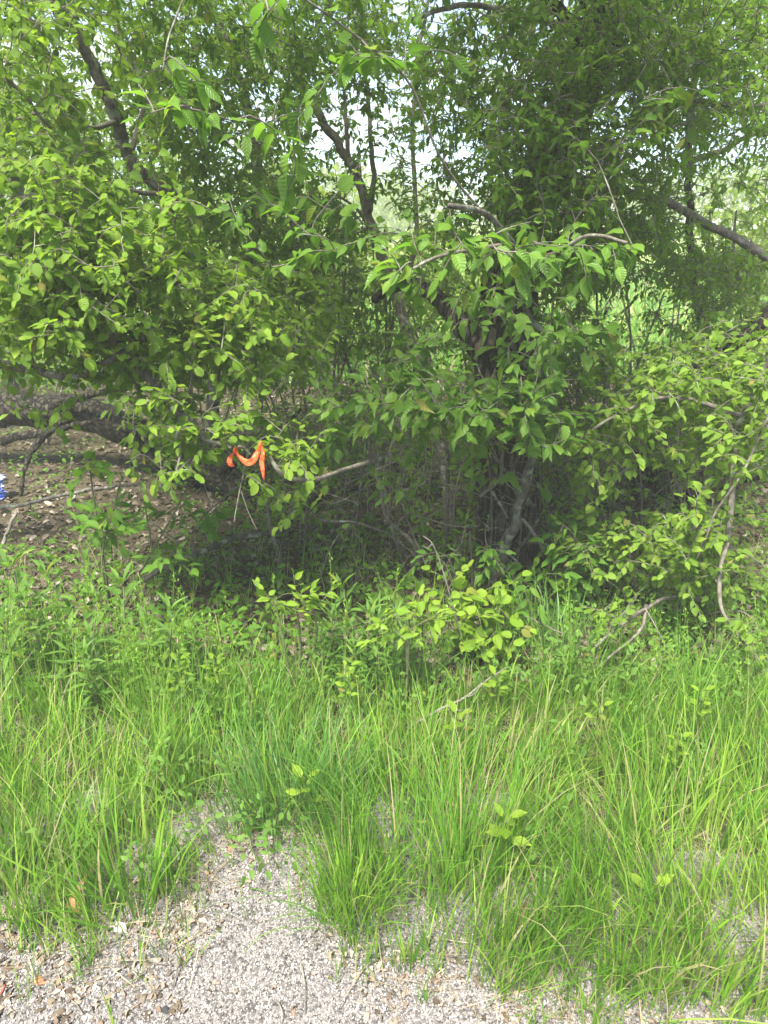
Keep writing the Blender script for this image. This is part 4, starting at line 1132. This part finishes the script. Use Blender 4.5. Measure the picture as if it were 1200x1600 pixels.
def straw():
    acc = Acc()
    q = np.random.default_rng(31)
    n = 26000
    x = q.uniform(-1.8, 1.8, n); y = q.uniform(1.0, 2.7, n)
    px, py, _ = project(np.stack([x, y, H(x, y)], -1))
    d = edge_of(px) - py
    dens = np.where(d > 0, .34, np.exp(d / 26) * .6)
    m = (q.random(n) < dens) & (np.abs(px - 600) < 700); x, y = x[m], y[m]; n = len(x)
    acc.add(*blades(x, y, q.uniform(.03, .13, n), q.uniform(.0010, .0024, n), np.clip(q.normal(1.35, .2, n), .6, 1.5), q.normal(.1, .12, n), q.uniform(0, 6.28, n), q.random(n), 5, .008))
    return acc.mesh('dry_straw', M['straw'])
tag(link('dry_straw', straw()), 'matted dry straw at the roots of the grass', kind='stuff')

def ground_cover():
    acc = Acc()
    q = np.random.default_rng(41)
    cl = [(q.uniform(760, 1200), q.uniform(1070, 1130)) for _ in range(120)] + [(q.uniform(480, 760), q.uniform(1050, 1150)) for _ in range(50)] + [(q.uniform(200, 420), q.uniform(1080, 1190)) for _ in range(36)] + [(q.uniform(0, 1200), q.uniform(1100, 1400)) for _ in range(60)] + [(q.uniform(820, 1200), q.uniform(980, 1060)) for _ in range(50)]
    for a, b_ in cl:
        p = G(a, b_); m = 16
        h = q.uniform(.08, .26)
        pp = p + np.stack([q.normal(0, .035, m), q.normal(0, .035, m), h * q.uniform(.35, 1, m)], -1)
        j = int(q.integers(0, 5))
        acc.add(*stamp(*TPL['sprig'][j], pp, frames_from(q.normal(0, 1, (m, 3)), q.normal(0, .4, (m, 3)) + np.array((0, -.3, 1))), q.uniform(.012, .03, m), q.random(m)))
    return acc.mesh('ground_cover', M['weed'])
tag(link('ground_cover', ground_cover()), 'small clover-like leaves growing through the grass', kind='stuff')

def herbs():
    acc = Acc()
    r = np.random.default_rng(43)
    for _ in range(1500):
        y = 2.3 + 4.2 * r.random() ** 1.2; x = r.uniform(-.6, .62) * (y + .2)
        px_, py_, _f = project(np.array([x, y, 0.0]))
        if px_[0] < 260 and 660 < py_[0] < 880 and r.random() < .75:
            continue
        p = at_ground(x, y); m = int(r.integers(5, 15)); h = r.uniform(.04, .22)
        pp = p + np.stack([r.normal(0, .05, m), r.normal(0, .05, m), h * r.uniform(.4, 1, m)], -1)
        kd = ('shade', 'ash', 'dogwood')[int(r.integers(0, 3))]
        acc.add(*stamp(*TPL[kd][int(r.integers(0, 5))], pp, frames_from(r.normal(0, 1, (m, 3)) * (1, 1, .3), r.normal(0, .35, (m, 3)) + np.array((0, -.3, 1))), r.uniform(.018, .042, m), r.random(m)))
    return acc.mesh('undergrowth', M['ash'])
tag(link('undergrowth', herbs()), 'low green herbs scattered over the forest floor', kind='stuff')

# the blue-green tuft
def tuft(label, px, py, n, hh, wd, mat, sp):
    base = G(px, py)
    root = thing('grass_tuft', label, 'grass tuft', base)
    acc = Acc()
    x = base[0] + rng.normal(0, sp, n); y = base[1] + rng.normal(0, sp * .6, n)
    az = np.arctan2(y - base[1], x - base[0]) + rng.normal(0, .6, n)
    v, t, u, c = blades(x, y, rng.uniform(hh * .55, hh, n), rng.uniform(wd * .6, wd, n), np.abs(rng.normal(.22, .2, n)), np.abs(rng.normal(.6, .45, n)), az, np.clip(rng.normal(.4, .25, n), .02, .97))
    acc.add(v, t, u, c)
    tag(link('blades', acc.mesh('blades', M[mat], base), root), kind='stuff')
tuft('dense blue-green grass tuft above the bare gravel notch', 450, 1290, 320, .34, .0045, 'bluegrass', .085)
tuft('taller fine blue-green grass tuft below the round-leaved bush', 605, 1100, 260, .30, .004, 'bluegrass', .10)
tuft('upright grass tuft at the right of the gravel notch', 545, 1440, 150, .32, .0038, 'grass', .05)
tuft('coarse broad-bladed tuft at the gravel edge near the left side', 205, 1420, 60, .34, .0075, 'grass', .05)
tuft('shaded bluish grass tuft below the hawthorn', 865, 1050, 120, .36, .004, 'bluegrass', .10)

# ------------------------------------------------------------------ leafy weeds
def weed_mesh_parts(h, tiers, seed):
    q = np.random.default_rng(seed)
    out_ = []
    for k in range(tiers):
        f = (k + 1) / tiers
        nl = 4 if k < tiers - 1 else 6
        for j in range(nl):
            a = 6.283 * j / nl + k * 1.1 + q.normal(0, .25)
            up = .15 + 1.5 * f ** 3
            d = np.array((math.cos(a), math.sin(a), up + q.normal(0, .15)))
            out_.append((np.array((0, 0, h * f)), d, np.array((-math.cos(a) * up, -math.sin(a) * up, 1.0)), (.6 + .45 * math.sin(3.1 * min(f, .93))) * q.uniform(.8, 1.15)))
    return out_

WEED_PROTO = {}
def weed(px, py, h, label, group, variant):
    base = G(px, py)
    if variant not in WEED_PROTO:
        hh = .32
        acc = Acc(); acc.add(*tube(smooth_path([(0, 0, -.02), (.01, 0, hh * .5), (0, .01, hh)], 8), np.linspace(.0035, .0018, 8), 6))
        me = acc.mesh('stem', M['green_twig'])
        WEED_PROTO[variant] = (me, weed_mesh_parts(hh, 6 + variant % 2, variant))
    me, parts = WEED_PROTO[variant]
    root = thing('leafy_weed', label, 'weed', base, group)
    k = h * 1.04 / .32
    root.rotation_euler = (random.gauss(0, .08), random.gauss(0, .08), random.uniform(0, 6.28))
    root.scale = (k, k, k)
    link('stem', me, root)
    p = np.array([a[0] for a in parts]); d = np.array([a[1] for a in parts]); z = np.array([a[2] for a in parts]); s = np.array([a[3] for a in parts])
    fr = frames_from(d, z)
    for i in range(len(parts)):
        o = bpy.data.objects.new('leaf', leaf_mesh('weed', i % 5)); COL.objects.link(o); o.parent = root
        sc = s[i] * .085
        m = Matrix(fr[i].tolist()).to_4x4() @ Matrix.Diagonal((sc, sc, sc, 1)); m.translation = Vector(p[i].tolist())
        o.matrix_basis = m

for i, (x, y, h, lab) in enumerate([(62, 1075, .42, 'tallest leafy weed, star-topped, at the left end of the weed row'), (112, 1060, .36, 'leafy weed just right of the tallest star-topped one'), (88, 1100, .34, 'bushy leafy weed below the tallest star-topped one'),
                                    (213, 1080, .38, 'star-topped leafy weed below the slanting bare branch'), (148, 1085, .32, 'leafy weed between the two tallest star-topped ones'), (270, 1090, .33, 'pale upright leafy weed rising into the dark shade at left'), (8, 1110, .36, 'leafy weed at the very edge of the picture on the left')]):
    weed(x, y, h, lab, 'leafy weeds at the left of the grass', i % 4)
for i, (x, y, h) in enumerate([(40, 1120, .33), (130, 1120, .30), (180, 1110, .28), (240, 1110, .3), (300, 1100, .27), (330, 1105, .26), (20, 1090, .3), (160, 1130, .26)]):
    weed(x, y, h, 'low leafy weed with lance-shaped leaves half hidden by grass', 'leafy weeds at the left of the grass', i % 4)
weed(557, 1075, .33, 'tall leafy weed in the middle clump, the highest one', 'leafy weeds in the middle clump', 1)
for i, (x, y, h) in enumerate([(520, 1085, .26), (540, 1100, .24), (575, 1090, .28), (600, 1070, .27), (590, 1110, .23), (625, 1075, .25), (505, 1100, .22), (560, 1115, .22), (640, 1095, .22), (530, 1065, .25), (610, 1100, .23)]):
    weed(x, y, h, 'leafy weed with lance-shaped leaves in the dense middle clump', 'leafy weeds in the middle clump', i % 4)

def sprig(px, py, h, label, nl=7, size=.034, group=None):
    base = G(px, py)
    root = thing('sprig', label, 'seedling', base, group)
    h *= 1.25; size *= 1.2
    acc = Acc(); acc.add(*tube(smooth_path([(0, 0, -.02), (.01, .01, h * .5), (0, 0, h)], 8), np.linspace(.002, .001, 8), 5))
    link('stem', acc.mesh('stem', M['green_twig']), root)
    for i in range(nl):
        a = 2.4 * i + random.gauss(0, .2); f = 1 - .45 * (i / nl)
        d = np.array([[math.cos(a), math.sin(a), .55 * f + random.gauss(0, .15)]]); fr = frames_from(d, np.array([[-.4 * math.cos(a), -.4 * math.sin(a) - .2, 1.0]]))[0]
        o = bpy.data.objects.new('leaf', leaf_mesh('yellow', i % 5)); COL.objects.link(o); o.parent = root
        sc = size * random.uniform(.75, 1.2)
        m = Matrix(fr.tolist()).to_4x4() @ Matrix.Diagonal((sc, sc, sc, 1)); m.translation = Vector((0.006 * math.cos(a), .006 * math.sin(a), h * f))
        o.matrix_basis = m
sprig(783, 1370, .17, 'bright yellow seedling alone in the grass right of the gravel notch', 7, .042)
sprig(480, 1300, .14, 'small yellow-green seedling in front of the blue-green tuft', 6, .036)
sprig(545, 1165, .22, 'yellow seedling with many tiny leaves above the blue-green tuft', 14, .026)
sprig(290, 1150, .22, 'yellowish seedling in the tall grass below the weed row', 14, .028)
sprig(345, 1140, .2, 'pale small-leaved seedling right of the yellowish one in the tall grass', 12, .026)
sprig(712, 1200, .15, 'yellow seedling below the pale fallen branch', 7, .036)
sprig(1075, 1200, .22, 'pale seedling in the grass below the hawthorn, the higher of two', 12, .028)
sprig(1040, 1270, .2, 'pale seedling in the grass below the hawthorn, the lower of two', 12, .026)
sprig(925, 1210, .18, 'small green seedling in the middle of the right-hand grass', 9, .026)
sprig(770, 1150, .16, 'leafy seedling against the upper end of the pale fallen branch', 9, .03)
sprig(1005, 1450, .1, 'seedling with two broad leaves low in the right-hand grass', 3, .036)

# ------------------------------------------------------------------ on the gravel
DRY_MESH = [make_mesh('dry_leaf', *dry_leaf_template(50 + k)[:2], None, None, M['litter']) for k in range(4)]
def dry_leaf(px, py, s, label, group=None, mat=None, up=0.0, k=0):
    base = G(px, py); base[2] += .008 + up * s * .45
    me = DRY_MESH[k % 4]
    if mat:
        me = me.copy(); me.materials.clear(); me.materials.append(mat)
    o = link('dry_leaf', me, None, base.tolist())
    o.rotation_euler = (random.gauss(0, .35) + up * 1.3, random.gauss(0, .35), random.uniform(0, 6.28) if not up else random.gauss(0, .3))
    o.scale = (s, s, s)
    o.modifiers.new('thickness', 'SOLIDIFY').thickness = .012
    tag(o, label, 'dead leaf', group)
dry_leaf(120, 1432, .075, 'curled tan dead leaf standing upright at the grass edge', None, simple('tan_leaf', (0.42, 0.24, 0.12), .7, 30), 1.0)
dry_leaf(188, 1460, .062, 'pale pinkish dead leaf lying flat at the foot of the grass', None, simple('pale_leaf', (0.66, 0.55, 0.50), .7, 30), 0)
dry_leaf(812, 1440, .07, 'brown curled dead leaf deep in the grass right of centre', None, simple('brown_leaf', (0.22, 0.14, 0.08), .7, 30), .8)
dry_leaf(5, 1558, .04, 'red dead leaf at the lower left edge of the gravel', None, simple('red_leaf', (0.42, 0.07, 0.05), .7, 30), 0)
dry_leaf(68, 1540, .045, 'orange dead leaf among the brown ones on the gravel', None, simple('orange_leaf', (0.52, 0.20, 0.10), .7, 30), 0)
q = np.random.default_rng(77)
for k in range(150):
    x, y = (340 * q.random() ** 1.5, q.uniform(1430, 1600)) if k < 95 else (q.uniform(560, 1200), q.uniform(1490, 1600))
    dry_leaf(x, y, q.uniform(.014, .036), 'brown dead leaf lying on the pale gravel', 'dead leaves on the gravel', None, 0, k)
def crumbs():
    acc = Acc()
    r = np.random.default_rng(91)
    x = r.uniform(-1.1, 1.1, 9000); y = r.uniform(.98, 1.75, 9000)
    px, py, _ = project(np.stack([x, y, H(x, y)], -1))
    d = edge_of(px) - py
    dens = np.maximum(np.exp(-np.abs(d) / 45), .9 * np.exp(-((px - 90) / 170) ** 2 - ((py - 1530) / 80) ** 2)) * .8 + .03
    m = r.random(9000) < dens; n = m.sum()
    p = np.stack([x[m], y[m], H(x[m], y[m]) + .008 + .006 * r.random(n)], -1)
    fr = rand_frames(n, .5); s = r.uniform(.004, .020, n); t = r.uniform(.05, .99, n)
    for k in range(4):
        i = np.arange(n) % 4 == k
        acc.add(*stamp(*dry_leaf_template(60 + k), p[i], fr[i], s[i] * 1.0, t[i]))
    return acc.mesh('leaf_crumbs', M['crumb'])
M['crumb'] = tint_mat('leaf_crumb', [(0, (0.12, 0.085, 0.055)), (0.5, (0.25, 0.19, 0.14)), (0.93, (0.36, 0.31, 0.26)), (1, (0.30, 0.14, 0.09))], 0.85, noise=60)
tag(link('leaf_crumbs', crumbs()), 'crumbled dead leaves and bits of bark along the gravel edge', kind='stuff')

def pebble(px, py, s, label, mat, seed, group=None, cat='pebble'):
    p = G(px, py); p[2] += s * .35
    v, t, u = stone_template(seed)
    o = link('pebble', make_mesh('pebble', v, t, None, None, mat), None, p.tolist())
    o.scale = (s, s, s); o.rotation_euler = (random.gauss(0, .2), random.gauss(0, .2), random.uniform(0, 6))
    sd = o.modifiers.new('round', 'SUBSURF'); sd.levels = 1; sd.render_levels = 2
    tag(o, label, cat, group)
pebble(259, 1580, .0115, 'black round pebble on the bare gravel', simple('black_stone', (0.03, 0.03, 0.032), .8, 60), 13)
pebble(278, 1582, .006, 'small dark pebble beside the black round one', simple('dark_stone', (0.08, 0.08, 0.08), .8, 60), 15)
pebble(222, 1499, .016, 'dark grey-green stone at the edge of the dead leaves', simple('grey_stone', (0.10, 0.105, 0.085), .8, 60), 14)
pebble(148, 1545, .0115, 'cream oval pebble among the dead leaves', simple('cream_stone', (0.68, 0.62, 0.48), .7, 60), 17)
pebble(55, 1570, .015, 'purplish grey pebble at the lower left of the gravel', simple('purple_stone', (0.22, 0.19, 0.20), .8, 60), 18)
pebble(708, 1235, .012, 'pale pebble showing through the grass', simple('pale_stone', (0.55, 0.52, 0.48), .8, 60), 19)
for k in range(34):
    x, y = (q.uniform(0, 200), q.uniform(1500, 1600)) if k < 22 else (q.uniform(200, 1150), q.uniform(1480, 1600))
    pebble(x, y, q.uniform(.004, .008), 'whitish pebble larger than the gravel around it', [M['gravel']][0], 20 + k, 'larger pebbles in the gravel')
for (a, c_, lab) in [((40, 1500), (44, 1590), 'thin straight twig lying on the gravel at the left'), ((472, 1510), (476, 1585), 'dark upright-lying twig on the bare gravel in the middle'), ((270, 1540), (285, 1475), 'dark short twig above the black pebble'),
                     ((185, 1500), (262, 1507), 'pale bent twig across the dead leaves'), ((95, 1550), (130, 1585), 'pale broken twig in the brown patch of gravel'), ((435, 1565), (440, 1600), 'short dark twig at the bottom edge of the gravel')]:
    stick('twig', lab, [GZ(*a, .012), (GZ(*a, .014) + GZ(*c_, .014)) / 2 + (.004, 0, .004), GZ(*c_, .012)], .0018, .0012, 'dead' if 'pale' in lab else 'twig', (), 'twig')

# ------------------------------------------------------------------ the orange tape
def tape():
    kp = P(368, 704, 2.24); rp_ = P(408, 696, 2.22)
    root = thing('flagging_tape', 'bright orange flagging tape tied to a low apple branch', 'tape', kp)
    def strip(name, pts, wid, across, n=26):
        path = smooth_path(pts, n)
        wv = .78 * np.interp(np.linspace(0, 1, n), np.linspace(0, 1, len(wid)), wid)
        ac = norm(smooth_path(across, n))
        V = []
        for k in (-1, -.33, .33, 1):
            V.append(path + ac * (wv * k / 2)[:, None] + np.array((0, -1, 0)) * (.005 * (1 - abs(k)) * np.sin(np.linspace(0, 9, n)) + .0022 * rng.standard_normal(n))[:, None])
        V = np.stack(V, 1).reshape(-1, 3)
        i = np.arange(n * 4).reshape(n, 4)
        A, B, C, D = i[:-1, :-1], i[:-1, 1:], i[1:, 1:], i[1:, :-1]
        T = np.concatenate([np.stack([A, B, C], -1).reshape(-1, 3), np.stack([A, C, D], -1).reshape(-1, 3)])
        o = link(name, make_mesh(name, V - kp, T, None, None, M['tape']), root)
        o.modifiers.new('thickness', 'SOLIDIFY').thickness = .0006
    strip('tail', [kp, P(360, 714, 2.22), P(359, 722, 2.21), P(363, 729, 2.21)], [.008, .020, .024, .020], [(1, .2, .3), (1, .3, .1), (1, -.3, .2), (1, .2, 0)])
    strip('band', [kp, P(374, 714, 2.21), P(384, 722, 2.19), P(394, 721, 2.18), P(401, 710, 2.19), rp_], [.006, .016, .024, .026, .024, .008], [(.3, 0, 1), (.4, 0, 1), (.3, .3, 1), (-.5, .3, 1), (-1, .2, .5), (-1, 0, .4)])
    strip('tail', [rp_, P(411, 708, 2.19), P(409, 722, 2.18), P(411, 738, 2.17), P(413, 750, 2.17)], [.008, .016, .020, .013, .002], [(1, .3, 0), (1, -.5, 0), (1, .5, 0), (1, -.2, 0), (1, 0, 0)])
    for c_, ax in ((kp, (0.3, 0, 1)), (rp_, (.2, .1, 1))):
        acc = Acc(); th = np.linspace(0, 6.283, 15)
        ring = np.stack([.3 * .010 * np.cos(th), .010 * np.cos(th), .010 * np.sin(th)], -1) + c_
        acc.add(*tube(ring, .0035, 6))
        link('knot', acc.mesh('knot', M['tape'], kp), root)
tape()

# ------------------------------------------------------------------ veil volume added to imitate lens glare
if GLARE_VEIL:
    m, n, l = new_mat('veil_volume')
    pv = n.new('ShaderNodeVolumePrincipled')
    pv.inputs['Color'].default_value = (0.97, 0.98, 0.92, 1)
    pv.inputs['Density'].default_value = GLARE_VEIL
    o_ = n.new('ShaderNodeOutputMaterial'); l.new(pv.outputs[0], o_.inputs['Volume'])
    lo, hi = np.array((-60, -12, -1.2)), np.array((60, 70, 14.0))
    V = np.array([[lo[0], lo[1], lo[2]], [hi[0], lo[1], lo[2]], [hi[0], hi[1], lo[2]], [lo[0], hi[1], lo[2]], [lo[0], lo[1], hi[2]], [hi[0], lo[1], hi[2]], [hi[0], hi[1], hi[2]], [lo[0], hi[1], hi[2]]])
    T = np.array([(0, 2, 1), (0, 3, 2), (4, 5, 6), (4, 6, 7), (0, 1, 5), (0, 5, 4), (1, 2, 6), (1, 6, 5), (2, 3, 7), (2, 7, 6), (3, 0, 4), (3, 4, 7)])
    tag(link('glare_veil', make_mesh('glare_veil', V, T, None, None, m, False)), 'thin pale veil added to imitate lens glare', kind='stuff')
